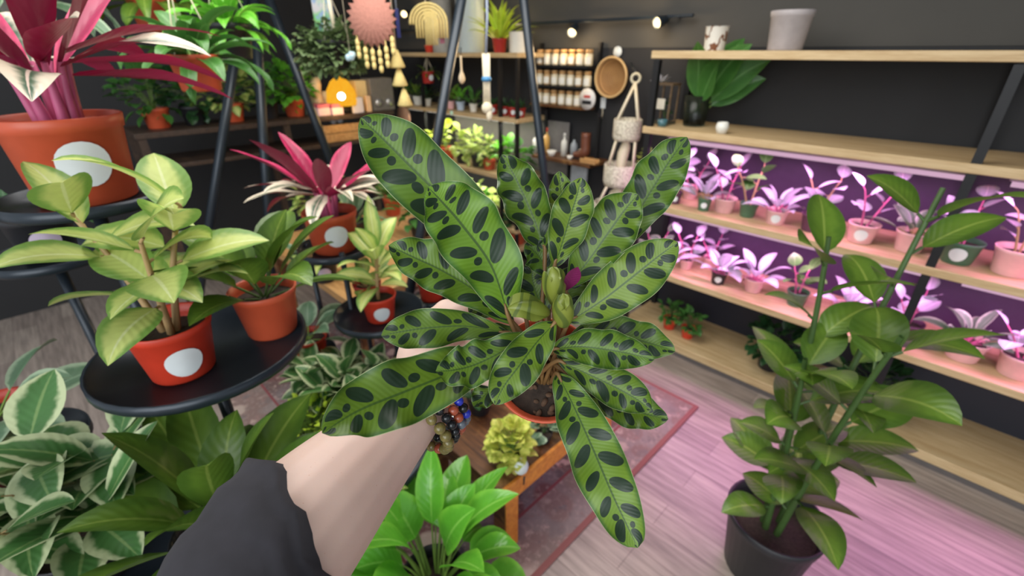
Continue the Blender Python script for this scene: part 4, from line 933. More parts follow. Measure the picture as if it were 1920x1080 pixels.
# yellow green plants on the lower tray
def g_upright(mb, rnd, z):
    st = arc((0, 0, z), .3, 1.5, .16, .1, 8); mb.mi = 1; mb.tube(st, .006, 7, False)
    for j in range(11):
        q = st[min(7, 2 + j // 2)]; az = j * 2.4 + 2.2
        shoot(mb, rnd, q, az, .1 + .09 * j, .15, 1.0, .034, .12, .003, cup=.2)
    shoot(mb, rnd, st[-1], 1.9, 1.35, .19, .25, .026, .05, .003, cup=.3); shoot(mb, rnd, st[-1], 4.4, 1.1, .15, .5, .028, .05, .003, cup=.3)
p = TB + Vector((.012, -.03, 0)); r = m_px(P(725, 560, 1.6), 33)
plant('potted_plant', 'yellow green leafy plant in a labelled red pot on the lower round tray', Vector((p.x, p.y, TB.z)), r, r * 1.55, REDP, L_YG, STEMB, g_upright, sticker=toward_cam(p) + .1, stz=.42, srs=.44)
p = TB + Vector((-.055, .075, 0)); plant('potted_plant', 'red pot with cream green leaves at the back of the lower round tray', Vector((p.x, p.y, TB.z)), .05, .085, DKRED, L_YG, STEMB, g_ros(8, .14, .03, (.2, 1.0)))

# ------------------------------------------------------------------ low dark table with variegated plants
ZL2 = .46; lc = at_z(625, 850, ZL2) + Vector((.03, .05, 0))
t = thing('low_table', 'low round dark table crowded with variegated plants', 'table', (lc.x, lc.y, 0))
b = MB(); b.lathe([(0, ZL2 - .03), (.265, ZL2 - .03), (.275, ZL2 - .02), (.275, ZL2 - .004), (.27, ZL2), (0, ZL2)], seg=44); b.build('tabletop', BLKM, t)
for k in range(4):
    a = k * pi / 2 + .6; b = MB(); b.tube([(.2 * math.cos(a), .2 * math.sin(a), ZL2 - .03), (.22 * math.cos(a), .22 * math.sin(a), 0)], .014, 10); b.build('leg', BLKM, t)
def lp(px, py): return at_z(px, py, ZL2)
def g_hoya(n, L, w, H): return lambda mb, rnd, z: stemmed(mb, rnd, z, n, H, 7, L, w, .75, .1, (.3, 1.1), .003, .02, (.0, .8), cup=.25)
p = lp(632, 775); plant('variegated_plant', 'large cream edged variegated plant in a dark pot behind the big lower left leaf', p, .07, .1, BLKP, L_HOYA, STEMB, g_hoya(11, .13, .036, .13))
p = lp(706, 790); plant('variegated_plant', 'cream edged variegated plant at the back right of the low dark table', p, .055, .08, BLKP, L_HOYA, STEMB, g_hoya(9, .12, .036, .13))
p = P(585, 664, 1.7); stool('small black stool at the left holding a bright red pot', p, .085)
plant('potted_plant', 'grey green spreading plant in a bright red pot on a black stool', p, m_px(p, 34), m_px(p, 42), REDP, L_GREY, STEMG, g_ros(10, .19, .036, (.1, 1.2)))
p = lp(598, 842); plant('sedum_plant', 'bright lime green dense sedum in a dark pot above the forearm', p, .07, .075, BLKP, L_LIME, STEMG, lambda mb, rnd, z: bushy(mb, rnd, (0, 0, z + .05), (.1, .1, .07), 420, .03, .008, up=.4))

# ------------------------------------------------------------------ wooden coffee table with golden plants
ZC = .345; cc = at_z(938, 922, ZC); cu, cn = cc.dot(UA), cc.dot(NA)
t = thing('coffee_table', 'worn brown wooden coffee table with an orange oak edge', 'table', wp(cu + .23, cn + .335, 0), WROT)
CTL, CTD = .62, .46
b = MB(); b.box((0, 0, ZC - .012), (CTD, CTL + .05, .024), None, .003); b.build('tabletop', WWOOD, t)
b = MB(); b.box((CTD / 2 - .012, 0, ZC - .06), (.022, CTL, .07), None, .003); b.build('apron', OWOOD, t)
b = MB(); b.box((CTD / 2 + .002, 0, ZC - .012), (.012, CTL + .05, .026), None, .002); b.build('edge_strip', OWOOD, t)
b = MB(); b.box((0, -CTL / 2 + .0, ZC - .06), (CTD - .04, .022, .07), None, .003); b.build('apron', WWOOD, t)
for x in (-CTD / 2 + .035, CTD / 2 - .035):
    for y in (-CTL / 2 + .03, CTL / 2 - .03):
        b = MB(); b.box((x, y, (ZC - .024) / 2), (.06, .06, ZC - .024), None, .003); lg = b.build('leg', WWOOD, t)
        if x > 0: b = MB(); b.box((x + .032, y, (ZC - .024) / 2), (.006, .058, ZC - .03), None, .001); b.build('edge_strip', OWOOD, lg)  # orange strip paints the light on the leg's right side
def ct(px, py): return at_z(px, py, ZC)
p = ct(958, 872); plant('coleus_plant', 'golden yellow green bushy plant on the coffee table below the held pot', p, m_px(p, 24), m_px(p, 34), BLKP, L_COL, STEMG,
      lambda mb, rnd, z: bushy(mb, rnd, (0, 0, z + .055), (m_px(p, 31), m_px(p, 30), m_px(p, 46)), 170, .042, .019, up=.5))
q = ct(982, 908); t = thing('plant_marker', 'white oval plant marker in front of the golden plant', 'plant marker', q, R(20))
b = MB(); b.lathe([(0, -.002), (m_px(q, 14), -.002), (m_px(q, 14), .002), (0, .002)], (0, m_px(q, 30), 0), 20, mtx=Matrix.Diagonal((1, 1, 1.2, 1)) @ Matrix.Rotation(R(62), 4, 'X')); b.build('marker_disc', STICK, t)
b = MB(); b.tube([(0, 0, 0), (0, -.004, m_px(q, 22))], .003, 6); b.build('stake', BLKP, t)
p = ct(1020, 826); plant('potted_plant', 'small dark round leaved plant beside the golden plant on the coffee table', p, .03, .04, BLKP, L_GREY, STEMD, g_bush(.04, .04, 26, .05, .022))
p = ct(1046, 800); t = thing('bowl', 'pale mint bowl on the coffee table behind the hanging leaf', 'bowl', p)
b = MB(); r = m_px(p, 26); b.lathe([(0, 0), (r * .55, 0), (r, r * .8), (r * .94, r * .8), (r * .5, .008), (0, .008)], seg=26); b.build('bowl_body', mat('mint_ceramic', srgb(186, 216, 202), .35), t)
p = ct(848, 822); t = thing('plant_marker', 'small pale blue plant marker right of the bead bracelets', 'plant marker', p, R(-10))
b = MB(); b.lathe([(0, -.002), (m_px(p, 10), -.002), (m_px(p, 10), .002), (0, .002)], (0, m_px(p, 26), 0), 18, mtx=Matrix.Diagonal((.8, 1, 1.5, 1)) @ Matrix.Rotation(R(65), 4, 'X')); b.build('marker_disc', STICK, t)
b = MB(); b.tube([(0, 0, 0), (0, -.004, m_px(p, 24))], .003, 6); b.build('stake', BLKP, t)
p = ct(900, 770); plant('potted_plant', 'dark leafy plant in a black pot at the back of the coffee table', p, .05, .07, BLKP, L_DRK, STEMD, g_ros(9, .12, .022))
p = ct(1078, 762); plant('potted_plant', 'small green plant in a pale pot at the far end of the coffee table', p, .04, .06, WHTC, L_MID, STEMG, g_ros(10, .14, .014, (.1, 1.2), (1.0, 2.0)))

# ------------------------------------------------------------------ peace lily on the floor
pb = P(803, 990, 1.3); pb = Vector((pb.x, pb.y, 0))
def g_lily(mb, rnd, z):
    for i in range(44):
        az = i * 2.399 + rnd.uniform(-.35, .35); f = i / 44; e = .7 + .8 * f + rnd.uniform(-.15, .15)
        pts = arc((.03 * math.cos(az), .03 * math.sin(az), z), az, e, (.29 + .16 * f) * rnd.uniform(.75, 1.1), rnd.uniform(1.2, 2.6) * (1.05 - .45 * f), 18)
        mb.mi = 1; mb.tube(pts[:9], [.0042, .004, .0038, .0036, .0034, .0032, .003, .0028, .0025], 6, False)
        mb.mi = 0; mb.blade(pts[8:], rnd.uniform(.042, .06), Vector((-math.cos(az) * .2, -math.sin(az) * .2, 1)), .28, .004, 1.5, .42, 3, rnd.uniform(-.35, .35), ph=i)
pl_ = plant('peace_lily', 'glossy bright green leafy plant on the floor in front of the coffee table', pb, .1, .2, BLKP, L_GRN, STEMG, g_lily)

# ------------------------------------------------------------------ the shop carries on to the left: tall pedestals close by
q1 = P(172, 372, 1.0); pedestal('tall black pedestal at the far left under the near crimson plant', q1, .15)
stromanthe('near crimson leaved plant in a big labelled terracotta pot at the far left', q1, .105, 1.35, .17)
q2 = P(385, 655, 1.0); pedestal('black pedestal left of the hand holding two red pots', q2, .2)
plant('potted_plant', 'near yellow green plant in a labelled red pot left of the hand', q2 + Vector((.0, -.07, 0)), .075, .115, REDP, L_YG, STEMB,
      lambda mb, rnd, z: (stemmed(mb, rnd, z, 3, .26, 8, .17, .045, .3, .12, (.5, 1.2), .006, .012, (.1, .9), cup=.2)), sticker=toward_cam(q2) + .1, stz=.42)
plant('potted_plant', 'terracotta pot with dark green leaves on the pedestal left of the hand', q2 + Vector((.11, .08, 0)), .07, .11, TERRA, L_OLIVE, STEMD, g_ros(14, .26, .04, (.3, 1.3)))
q3 = P(100, 480, 1.25); pedestal('short black pedestal behind the near crimson plant', q3, .13)
plant('potted_plant', 'black pot with a lilac label and dark leaves on the short pedestal', q3, .075, .12, BLKP, L_DRK, STEMD, g_ros(9, .18, .03), sticker=toward_cam(q3), stm=STICKP)
q4 = P(30, 850, 1.1); pedestal('low black pedestal at the left edge with an orange red pot', q4, .14)
plant('potted_plant', 'orange red pot with grey green leaves at the left edge', q4, .09, .13, REDP, L_GREY, STEMG, g_ros(10, .24, .045, (.0, .9)))
q5 = P(230, 1040, 1.05); pedestal('low black pedestal at the lower left with a big variegated plant', q5, .17)
plant('variegated_plant', 'near cream edged variegated plant at the lower left corner', q5 + Vector((-.03, -.03, 0)), .09, .12, BLKP, L_HOYA, STEMB, g_hoya(9, .17, .046, .24))
q6 = P(455, 1060, 1.0); pedestal('low black pedestal beside the dark sleeve', q6, .12)
plant('potted_plant', 'near olive green broad leaved plant beside the dark sleeve', q6, .1, .13, BLKP, L_OLIVE, STEMD, g_ros(20, .34, .05, (.2, 1.35), (.5, 1.2), .3))
# hanging plants at the upper left
def hanger(label, p, r, lm, n, L, w, pm=TERRA, rx=.2, drop=.25):
    t = thing('hanging_plant', label, 'hanging plant', p); z = pot_part(t, r, r * 1.4, pm, .75)
    b = MB(); rnd = random.Random(int(p.x * 773) + 3)
    rosette(b, rnd, z, n, L, w, (-.1, 1.2), (1.0, 2.2), .2)
    b.build('foliage', [lm, STEMG], t)
    b = MB()
    for a in (.4, 2.5, 4.6): b.tube([(r * .98 * math.cos(a), r * .98 * math.sin(a), r * 1.38), (0, 0, r * 1.4 + .3)], .002, 4)
    b.tube([(0, 0, r * 1.4 + .3), (0, 0, CEIL - p.z)], .003, 4); b.build('hanging_cord', CORD, t); return t
hanger('hanging terracotta pot with green arching leaves left of the suncatcher', P(380, 170, 1.6), .08, L_MID, 32, .24, .028)
hanger('hanging black pot with bright green leaves left of the trailing plant', P(440, 110, 1.9), .09, L_GRN, 36, .24, .026, BLKP)
hanger('hanging grey pot with pale green leaves at the far upper left', P(40, 60, 1.7), .1, L_GREY, 40, .36, .03, mat('grey_pot', srgb(120, 120, 112), .6))
hanger('hanging terracotta pot with olive leaves above the near yellow green plant', P(300, 60, 2.2), .1, L_OLIVE, 40, .36, .034)
# plants along the console table further left
for k, (px, lm, pm, lab) in enumerate([(555, L_GRN, TERRA, 'first plant left of the storage tin, in terracotta'), (505, L_MID, BLKP, 'second plant left of the storage tin, in black'), (440, L_YG, TERRA, 'third plant left of the storage tin, cream green'), (370, L_DRK, BLKP, 'fourth plant left of the storage tin, dark leaved'), (300, L_MID, TERRA, 'fifth plant left of the storage tin, in terracotta')]):
    p = cp(px, .18); plant('potted_plant', lab + ', on the console table', p, .075, .11, pm, lm, STEMG, g_bush(.14, .12, 80, .1, .028), group='plants along the console table')

# ------------------------------------------------------------------ to the right: a tall broad leaved plant on the floor
pr_ = P(1560, 700, 1.25); pr_ = Vector((pr_.x, pr_.y, 0))
def g_tall(mb, rnd, z):
    for s_, (a, ln, H) in enumerate(((2.6, .04, 1.0), (.5, .12, 1.12), (4.6, .12, .86), (3.4, .08, .7))):
        st = arc((.03 * math.cos(a), .03 * math.sin(a), z), a, pi / 2 - ln, H, .12, 14); mb.mi = 1; mb.tube(st, [.011 - .0004 * i for i in range(14)], 8, False)
        for j in range(13):
            f = .22 + .78 * j / 12; q = st[min(13, int(f * 13))]; az = j * 2.399 + s_ * 1.1
            shoot(mb, rnd, q, az, .25 + .5 * f, (.23 if math.cos(az) > -.3 else .17) * rnd.uniform(.85, 1.1), rnd.uniform(.5, 1.1), .055 * rnd.uniform(.85, 1.1), .16, .004, cup=.18, n=14, nv=3)
plant('rubber_plant', 'tall olive green broad leaved plant on the floor in front of the shelving unit', pr_, .15, .26, BLKP, L_OLIVE, STEMD, g_tall)
# ------------------------------------------------------------------ the held rattlesnake plant
def calathea_mat():
    t = NT('rattlesnake_leaf'); s, v = t.uv('leaf'); M = t.M
    sg = M('MULTIPLY_ADD', v, 2, -1); a = M('ABSOLUTE', sg); side = M('MULTIPLY', M('GREATER_THAN', sg, 0), .5)
    o = t.obj(); nz = t.noise(o, 60, 3); nb = t.noise(o, 14, 2)
    wob = M('MULTIPLY_ADD', nb, .16, -.08)
    s2 = M('ADD', M('ADD', s, side), wob); cell = M('FLOOR', s2); fx = M('SUBTRACT', M('FRACT', s2), .5)
    wn = t.n('ShaderNodeTexWhiteNoise', noise_dimensions='1D'); t.put(wn.inputs['W'], M('ADD', cell, M('MULTIPLY', side, 77.7))); rnd = wn.outputs[0]
    fs = M('SUBTRACT', fx, M('MULTIPLY', M('SUBTRACT', a, .45), .62))
    e = M('ADD', M('POWER', M('DIVIDE', M('ABSOLUTE', fs), M('MULTIPLY_ADD', rnd, .08, .225)), 2), M('POWER', M('DIVIDE', M('ABSOLUTE', M('SUBTRACT', a, .47)), M('MULTIPLY_ADD', rnd, .08, .34)), 1.9))
    s3 = M('ADD', s2, .5); wn2 = t.n('ShaderNodeTexWhiteNoise', noise_dimensions='1D'); t.put(wn2.inputs['W'], M('ADD', M('FLOOR', s3), M('MULTIPLY_ADD', side, 31.7, .3))); rnd2 = wn2.outputs[0]
    big = t.smooth(e, 1.06, .9)
    fh = M('SUBTRACT', .5, M('ABSOLUTE', fx))
    e2 = M('ADD', M('POWER', M('DIVIDE', fh, M('MULTIPLY_ADD', rnd2, .06, .10)), 2), M('POWER', M('DIVIDE', M('ABSOLUTE', M('SUBTRACT', a, .3)), .15), 2))
    small = M('MULTIPLY', t.smooth(e2, 1.08, .85), M('GREATER_THAN', rnd2, .28))
    blot = M('MAXIMUM', big, small)
    lite = t.mix(nb, srgb(66, 98, 22), srgb(98, 126, 36))
    stri = M('SINE', M('ADD', M('MULTIPLY', s, 40), M('MULTIPLY', a, -26))); lite = t.mix(M('MULTIPLY_ADD', stri, .05, .05), lite, srgb(128, 160, 70))
    lite = t.mix(t.smooth(a, .75, 1.0), lite, srgb(50, 84, 32))
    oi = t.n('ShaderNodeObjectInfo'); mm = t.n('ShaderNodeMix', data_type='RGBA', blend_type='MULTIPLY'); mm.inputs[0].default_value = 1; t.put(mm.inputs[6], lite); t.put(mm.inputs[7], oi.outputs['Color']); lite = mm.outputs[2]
    dark = t.mix(nz, srgb(24, 42, 26), srgb(34, 54, 32))
    c = t.mix(blot, lite, dark)
    c = t.mix(t.smooth(a, .05, .022), c, srgb(62, 88, 34))
    c = t.mix(t.smooth(a, .972, .99), c, srgb(150, 160, 110))  # pale line paints a highlight along the leaf margin
    g = t.n('ShaderNodeNewGeometry'); c = t.mix(g.outputs['Backfacing'], c, srgb(110, 44, 72))
    return t.out(c, .4, bump=M('ADD', M('MULTIPLY', stri, .22), M('MULTIPLY', nz, .5)), bstr=.14, bdist=.0015, transl=.1, spec=.38, Coat_Weight=.05, Coat_Roughness=.25)
CAL = calathea_mat()
PC = P(1022, 690, .462); AX = (-(PC - CAM).normalized() * math.cos(R(15)) + UPV * math.sin(R(15))).normalized()
PR, PH = .0535, .088
base = PC - AX * PH
hero = thing('rattlesnake_plant', 'large rattlesnake plant with long blotched leaves in a terracotta pot held in a hand', 'potted plant', base)
z = pot_part(hero, PR, PH, TERRA, .66, seg=48)
qa = AX.to_track_quat('Z', 'Y')
for ch in hero.children: ch.rotation_mode = 'QUATERNION'; ch.rotation_quaternion = qa
soilc = base + AX * z
# bits of bark on the soil
b = MB(); rnd = random.Random(4); xa = AX.orthogonal().normalized(); ya = AX.cross(xa)
for k in range(60):
    a = rnd.uniform(0, 6.28); q = PR * .82 * math.sqrt(rnd.random()); b.ball(soilc + xa * q * math.cos(a) + ya * q * math.sin(a) + AX * .002, rnd.uniform(.002, .0042), 6, (1.4, 1, .7), Quaternion((rnd.random(), rnd.random(), rnd.random()), rnd.uniform(0, 3)))
o = b.build('bark_chips', mat('bark_chip', srgb(92, 70, 52), .9, var=.5, scale=200), hero, base); o['kind'] = 'stuff'
# leaves: midrib pixels with depths (base -> tip), half width in px, blotch cells, roll, cup, ripple
LV = [
 ([(985, 545, .452), (900, 440, .446), (790, 332, .432), (722, 264, .42), (676, 221, .41)], 64, 6.2, .0, .18, .0035, .50),   # upper left long
 ([(955, 598, .42), (922, 500, .405), (868, 424, .39), (830, 380, .378), (803, 351, .37)], 68, 6.4, .15, .16, .003, .46),    # bright front
 ([(965, 608, .436), (895, 548, .43), (830, 508, .424), (775, 482, .418), (729, 460, .412)], 47, 5.6, .1, .2, .003, .52),
 ([(958, 626, .436), (880, 612, .425), (810, 614, .412), (757, 621, .404), (715, 629, .398)], 37, 4.6, -.2, .15, .0025, .55),
 ([(955, 655, .43), (860, 694, .405), (760, 734, .372), (672, 770, .345), (604, 812, .322)], 62, 5.6, .0, .15, .0035, .52),   # big lower left
 ([(1000, 622, .408), (940, 660, .396), (890, 684, .388), (850, 694, .38), (817, 696, .374)], 42, 4.6, .15, .2, .003, .52),
 ([(1042, 604, .404), (1008, 640, .392), (975, 684, .38), (945, 724, .374), (928, 759, .37)], 40, 4.6, -.1, .18, .0025, .5),
 ([(1045, 700, .425), (1075, 760, .405), (1112, 842, .385), (1152, 935, .365), (1196, 1027, .352)], 50, 7.8, .1, .16, .0035, .5), # long lower right
 ([(1048, 690, .438), (1105, 728, .432), (1165, 760, .424), (1210, 776, .418), (1253, 786, .412)], 36, 5.0, -.1, .15, .0025, .55),
 ([(1045, 676, .428), (1100, 700, .418), (1150, 724, .41), (1190, 746, .404), (1221, 769, .398)], 37, 4.6, .1, .18, .003, .55),
 ([(1060, 636, .44), (1115, 626, .434), (1170, 632, .428), (1220, 644, .42), (1266, 659, .414)], 37, 5.0, -.15, .15, .0025, .55),
 ([(1035, 655, .424), (1085, 650, .414), (1135, 655, .406), (1180, 663, .4), (1227, 674, .394)], 37, 5.0, .05, .2, .004, .5),
 ([(1066, 604, .425), (1125, 566, .415), (1180, 524, .405), (1230, 484, .398), (1271, 454, .392)], 49, 6.0, .1, .16, .003, .5),   # right light leaf
 ([(1062, 540, .43), (1102, 490, .42), (1138, 440, .412), (1168, 398, .405), (1196, 364, .4)], 50, 5.0, -.1, .2, .003, .55),
 ([(1105, 510, .452), (1180, 420, .446), (1222, 356, .44), (1254, 304, .434), (1288, 257, .43)], 46, 5.2, -.1, .16, .003, .55),
 ([(1040, 500, .425), (1056, 450, .412), (1070, 404, .402), (1082, 366, .395), (1090, 333, .39)], 38, 4.2, .15, .25, .0025, .5),
 ([(1044, 450, .45), (1050, 400, .446), (1053, 370, .44), (1050, 345, .436), (1048, 321, .432)], 25, 3.0, .1, .2, .0015, .5),
 ([(1022, 475, .442), (1005, 420, .434), (982, 366, .426), (962, 325, .42), (941, 290, .414)], 42, 4.6, -.15, .25, .005, .5),
 ([(1035, 530, .446), (1022, 500, .444), (1010, 480, .442), (998, 468, .44), (984, 458, .437)], 32, 3.0, .2, .2, .002, .55),
 ([(955, 690, .452), (930, 720, .447), (912, 738, .443), (898, 752, .44), (888, 762, .436)], 24, 2.6, .1, .15, .0015, .5),
 ([(1030, 470, .452), (1015, 445, .449), (1003, 432, .447), (996, 420, .445), (988, 410, .442)], 18, 2.4, .1, .2, .0015, .5),
 ([(1060, 560, .45), (1090, 520, .448), (1110, 500, .446), (1130, 480, .444), (1150, 470, .442)], 34, 3.0, .1, .2, .002, .5),
 ([(985, 590, .45), (950, 560, .45), (920, 560, .449), (900, 575, .448), (880, 590, .446)], 34, 3.0, .1, .2, .002, .5),
 ([(1000, 660, .448), (960, 640, .448), (930, 640, .447), (905, 650, .446), (885, 655, .445)], 32, 3.0, .1, .2, .002, .5),
 ([(1040, 660, .446), (1075, 668, .444), (1100, 676, .443), (1120, 684, .442), (1140, 690, .44)], 30, 3.0, .1, .2, .002, .5),
 ([(1025, 590, .452), (1010, 560, .45), (1000, 530, .448), (998, 510, .446), (1000, 495, .444)], 34, 3.0, .1, .2, .002, .5),
 ([(1050, 600, .452), (1060, 570, .45), (1066, 545, .448), (1070, 520, .446), (1076, 500, .444)], 34, 3.0, .1, .2, .002, .5),
]
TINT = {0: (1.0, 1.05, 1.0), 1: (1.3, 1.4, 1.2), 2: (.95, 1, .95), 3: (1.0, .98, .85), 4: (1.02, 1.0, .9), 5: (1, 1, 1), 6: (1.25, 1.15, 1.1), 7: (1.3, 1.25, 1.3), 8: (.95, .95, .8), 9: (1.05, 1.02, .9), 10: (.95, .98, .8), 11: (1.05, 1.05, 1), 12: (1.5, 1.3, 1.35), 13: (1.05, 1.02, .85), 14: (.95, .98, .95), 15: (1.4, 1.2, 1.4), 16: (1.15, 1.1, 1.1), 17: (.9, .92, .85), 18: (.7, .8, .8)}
PETM = mat('reddish_petiole', srgb(126, 96, 56), .5)
for k, (pts, hw, cells, roll, cup, rip, peak) in enumerate(LV):
    wpts = crom([P(*q) for q in pts], 42); dm = pts[2][2]; w = hw / FPX * dm
    b = MB(); hint = (CAM - wpts[20]).normalized() * 1.0 + UPV * .1
    b.blade(wpts, w * 1.0, hint, cup + .08, rip * 2.0, 3.0 + .5 * (k % 3), peak if k != 7 else .56, 10, roll, tip=.8 if k != 7 else .6, ph=k * 1.7, cells=cells, voff=10 * k)
    b.mi = 1
    bs = wpts[0]; s0 = soilc + (xa * math.cos(k * 2.4) + ya * math.sin(k * 2.4)) * .012
    b.tube(crom([s0, s0.lerp(bs, .5) + AX * .006, bs, wpts[3]], 12), [.0022] * 8 + [.002, .0017, .0013, .0008], 7)
    lf = b.build('leaf', [CAL, PETM], hero, base); lf.color = (*TINT.get(k, (.8, .82, .8)), 1)   # own hues, with light on brighter leaves and shade on back ones painted in
# rolled young leaves in the centre
def young_mat():
    t = NT('young_rolled_leaf'); o = t.obj(); w = t.n('ShaderNodeTexWave'); t.put(w.inputs[0], o); w.inputs['Scale'].default_value = 26; w.inputs['Distortion'].default_value = 9; w.inputs['Detail'].default_value = 1
    n = t.noise(o, 40, 2); c = t.mix(n, srgb(140, 146, 58), srgb(92, 108, 38)); return t.out(t.mix(t.M('MULTIPLY', t.smooth(w.outputs[1], .62, .9), .7), c, srgb(62, 80, 34)), .4, bump=w.outputs[1], bstr=.2, bdist=.001)
YM = young_mat()
for (p0, p1, w, tw) in (((1044, 575, .425), (1036, 500, .394), 19, .4), ((1030, 588, .415), (952, 578, .388), 17, -.5), ((1056, 612, .414), (1056, 550, .384), 20, .8)):
    A, B = P(*p0), P(*p1); wm = w / FPX * .4; pts = crom([A, A.lerp(B, .35) + AX * .004, A.lerp(B, .7) + AX * .006, B], 22)
    b = MB(); rr_ = [wm * max(.04, math.sin(pi * (i / 21) ** .7) ** .8) for i in range(22)]
    b.tube(pts, rr_, 18); fw = (B - A).normalized(); sd = fw.cross(AX).normalized()
    for k in range(2):   # outer lips wrapped round the roll
        off = sd * (wm * .6 * (1 - 2 * k)) + AX * wm * .7; b.blade([q + off * math.sin(pi * min(1, i / 21 + .1)) for i, q in enumerate(pts)], wm * 1.0, AX, -.5, .0016, 2, .6, 5, tw * (1 - 2 * k), tip=.7)
    b.build('young_leaf', YM, hero, base)
b = MB(); b.blade(crom([P(1060, 545, .42), P(1070, 525, .405), P(1078, 510, .396), P(1084, 500, .39)], 14), 14 / FPX * .4, (CAM - PC).normalized(), .4, 0, 1, .5, 4, .4)
b.build('young_leaf', leafmat('plum_underside', srgb(120, 36, 84), None, None, .6, .2, .4, srgb(120, 36, 84)), hero, base)

# ------------------------------------------------------------------ the person's arm and hand
def skin_mat():
    t = NT('skin'); o = t.obj(); n = t.noise(o, 26, 4, .6); n2 = t.noise(o, 260, 2)
    c = t.mix(n, srgb(198, 166, 152), srgb(208, 180, 166)); c = t.mix(t.smooth(t.noise(o, 700, 1), .74, .8), c, srgb(186, 140, 122))
    return t.out(c, .5, spec=.35, bump=n2, bstr=.08, bdist=.001, Subsurface_Weight=.12, Subsurface_Radius=(.01, .004, .002), Subsurface_Scale=.5)
SKIN = skin_mat()
b = MB()
def limb(pts, seg=18, n=30):
    ps = crom([P(x, y, d) for x, y, d, r in pts], n); rs = crom([Vector((r, 0, 0)) for *_, r in pts], n)
    b.tube(ps, [q.x for q in rs], seg); b.ball(ps[0], rs[0].x, 14); b.ball(ps[-1], rs[-1].x, 14)
limb([(415, 1330, .30, .055), (450, 1170, .312, .056), (510, 1056, .34, .056), (600, 950, .372, .0505), (695, 848, .414, .0415), (778, 757, .45, .0325), (806, 705, .466, .0315)])
limb([(800, 712, .466, .031), (806, 668, .484, .0335), (828, 628, .503, .032), (852, 604, .515, .026)])
limb([(806, 705, .468, .03), (850, 690, .492, .03), (880, 660, .515, .026), (885, 640, .53, .02)])
# fingers: knuckle -> middle joint -> tip, wrapped behind the pot
for f in ([(838, 588, .512, .0165), (905, 585, .548, .0105), (975, 610, .572, .0095), (1040, 650, .575, .0085)],
          [(858, 612, .522, .0165), (920, 625, .560, .0110), (1000, 655, .580, .0100), (1072, 690, .578, .0088)],
          [(872, 645, .528, .0160), (925, 668, .562, .0104), (1000, 700, .581, .0096), (1062, 735, .579, .0084)],
          [(876, 682, .524, .0150), (920, 712, .552, .0092), (980, 744, .574, .0084), (1030, 770, .574, .0074)]): limb(f, 14, 22)
limb([(818, 690, .466, .018), (862, 690, .446, .0125), (905, 700, .441, .0112), (944, 712, .442, .0095)], 14, 20)
raw = b.build('arm_raw', SKIN)
md = raw.modifiers.new('r', 'REMESH'); md.mode = 'VOXEL'; md.voxel_size = .0024; md.use_smooth_shade = True
sm = raw.modifiers.new('s', 'SMOOTH'); sm.iterations = 8; sm.factor = .5
dg = bpy.context.evaluated_depsgraph_get(); me = bpy.data.meshes.new_from_object(raw.evaluated_get(dg)); bpy.data.objects.remove(raw)
me.name = 'body'
for pl_ in me.polygons: pl_.use_smooth = True
W0 = P(500, 1110, .32); person = thing('person', 'person in a dark sleeve with a bare outstretched forearm holding the rattlesnake plant', 'person', W0)
arm = bpy.data.objects.new('body', me); COL.objects.link(arm); arm.parent = person; me.transform(Matrix.Translation(-W0))
# thumb and finger nails
NAIL = mat('nail', srgb(226, 184, 176), .25)
for (x, y, d, q) in ((941, 709, .4335, (1, 0, 0)),):
    b = MB(); b.ball(P(x, y, d), .0052, 10, (1.25, .9, .35), (CAM - P(x, y, d)).to_track_quat('Z', 'Y')); b.build('nail', NAIL, person, W0)
# dark sleeve
SLV = mat('dark_sleeve_cloth', srgb(34, 32, 38), .9, var=.35, scale=40, bump=.25)
b = MB(); hem = [(520, 1045, .3437, .063), (488, 1093, .329, .065), (450, 1170, .312, .066), (430, 1255, .305, .067), (408, 1370, .297, .069), (385, 1500, .292, .07)]
ps = crom([P(x, y, d) for x, y, d, r in hem], 24); rs = [q.x for q in crom([Vector((r, 0, 0)) for *_, r in hem], 24)]
rs = [r + .0018 * math.sin(i * 1.9) for i, r in enumerate(rs)]
b.tube([ps[1]] + ps + [ps[-1] + (ps[-1] - ps[-2]) * .3], [rs[0] - .003, rs[0]] + rs[1:] + [.004], 40, False)
ax_ = (ps[0] - ps[4]).normalized(); ul_ = (P(433, 1009, .334) - P(507, 1076, .334)).normalized()
for v in b.b.verts:
    q = (v.co - ps[0]); al = q.dot(ax_); fall = max(0, 1 + al / .10)
    v.co += ax_ * (q.dot(ul_) * .75 + .004 * math.sin(q.dot(ul_) * 190)) * min(1, fall)
b.build('sleeve', SLV, person, W0)
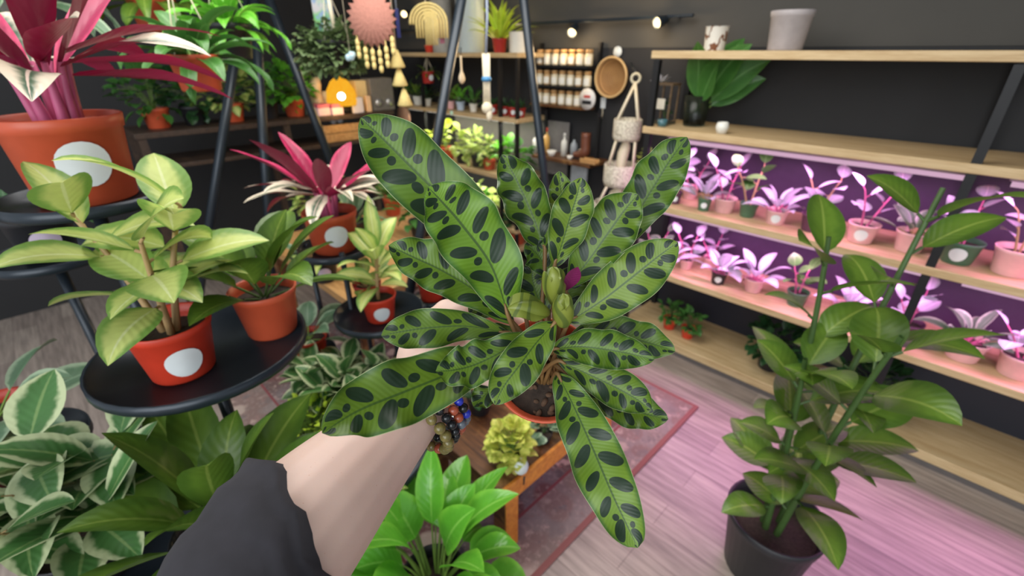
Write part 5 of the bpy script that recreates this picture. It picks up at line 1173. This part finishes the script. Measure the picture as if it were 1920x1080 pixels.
# bead bracelets round the wrist
def bracelet(label, c, Rr, br, cols, n, tilt=(0, 0)):
    C = P(*c); a = (P(806, 705, .466) - P(695, 848, .414)).normalized()
    a = (a + RGT * tilt[0] + UPV * tilt[1]).normalized(); x = a.orthogonal().normalized(); y = a.cross(x)
    t = thing('bead_bracelet', label, 'bracelet', C, group='bead bracelets on the wrist'); rnd = random.Random(int(c[0]))
    base_ = None
    for k in range(n):
        an = 2 * pi * k / n; pos = x * math.cos(an) * Rr + y * math.sin(an) * Rr
        m = cols[k % len(cols)]
        bb = MB(); bb.ball((0, 0, 0), br * rnd.uniform(.94, 1.05), 12, (1, 1, .92)); o = bb.build('bead', m, t); o.location = pos; o.rotation_euler = (rnd.uniform(0, 3), rnd.uniform(0, 3), 0)
    bb = MB(); bb.tube([x * math.cos(2 * pi * k / 32) * Rr + y * math.sin(2 * pi * k / 32) * Rr for k in range(32)], .0008, 5, closed=True); bb.build('elastic_cord', BLKP, t)
OLV = mat('olive_stone', srgb(112, 102, 56), .25, var=.4, scale=300); JAS = mat('red_jasper', srgb(156, 76, 52), .25, var=.3, scale=200); HEM = mat('black_hematite', srgb(40, 42, 44), .15, .4); LAP = mat('blue_lapis', srgb(36, 52, 170), .25); SLT = mat('grey_stone', srgb(96, 104, 112), .2, var=.3, scale=200)
bracelet('olive green stone bead bracelet nearest the elbow', (772, 790, .446), .0425, .0056, [OLV, OLV, OLV, OLV, OLV, OLV, JAS], 22)
bracelet('black bead bracelet between the olive and the red brown bracelets', (787, 774, .451), .0415, .0050, [HEM], 25)
bracelet('red brown stone bead bracelet on the wrist', (800, 760, .456), .0405, .0052, [JAS, JAS, JAS, SLT], 23)
bracelet('grey and blue bead bracelet nearest the hand', (812, 745, .461), .0395, .0049, [SLT, LAP, HEM, LAP, SLT], 25)

# ------------------------------------------------------------------ light
W = bpy.data.worlds.new('world'); S.world = W; W.use_nodes = True
bg = W.node_tree.nodes['Background']; bg.inputs[0].default_value = (.86, .93, 1, 1); bg.inputs[1].default_value = .8
def area(name, loc, aim, sx, sy, e, col=(1, 1, 1)):
    ld = bpy.data.lights.new(name, 'AREA'); ld.shape = 'RECTANGLE'; ld.size = sx; ld.size_y = sy; ld.energy = e; ld.color = col
    lo = bpy.data.objects.new(name, ld); COL.objects.link(lo); lo.location = loc; lo.rotation_euler = (Vector(aim) - Vector(loc)).to_track_quat('-Z', 'Y').to_euler(); return lo
area('shop_window_daylight', (-1.2, -2.6, 2.2), (0, 1.4, .7), 3.6, 2.4, 115, (.95, .98, 1))
area('ceiling_panel_light', (-.5, 1.6, 2.55), (-.5, 1.6, 0), 2.0, 1.4, 60, (1, .97, .92))
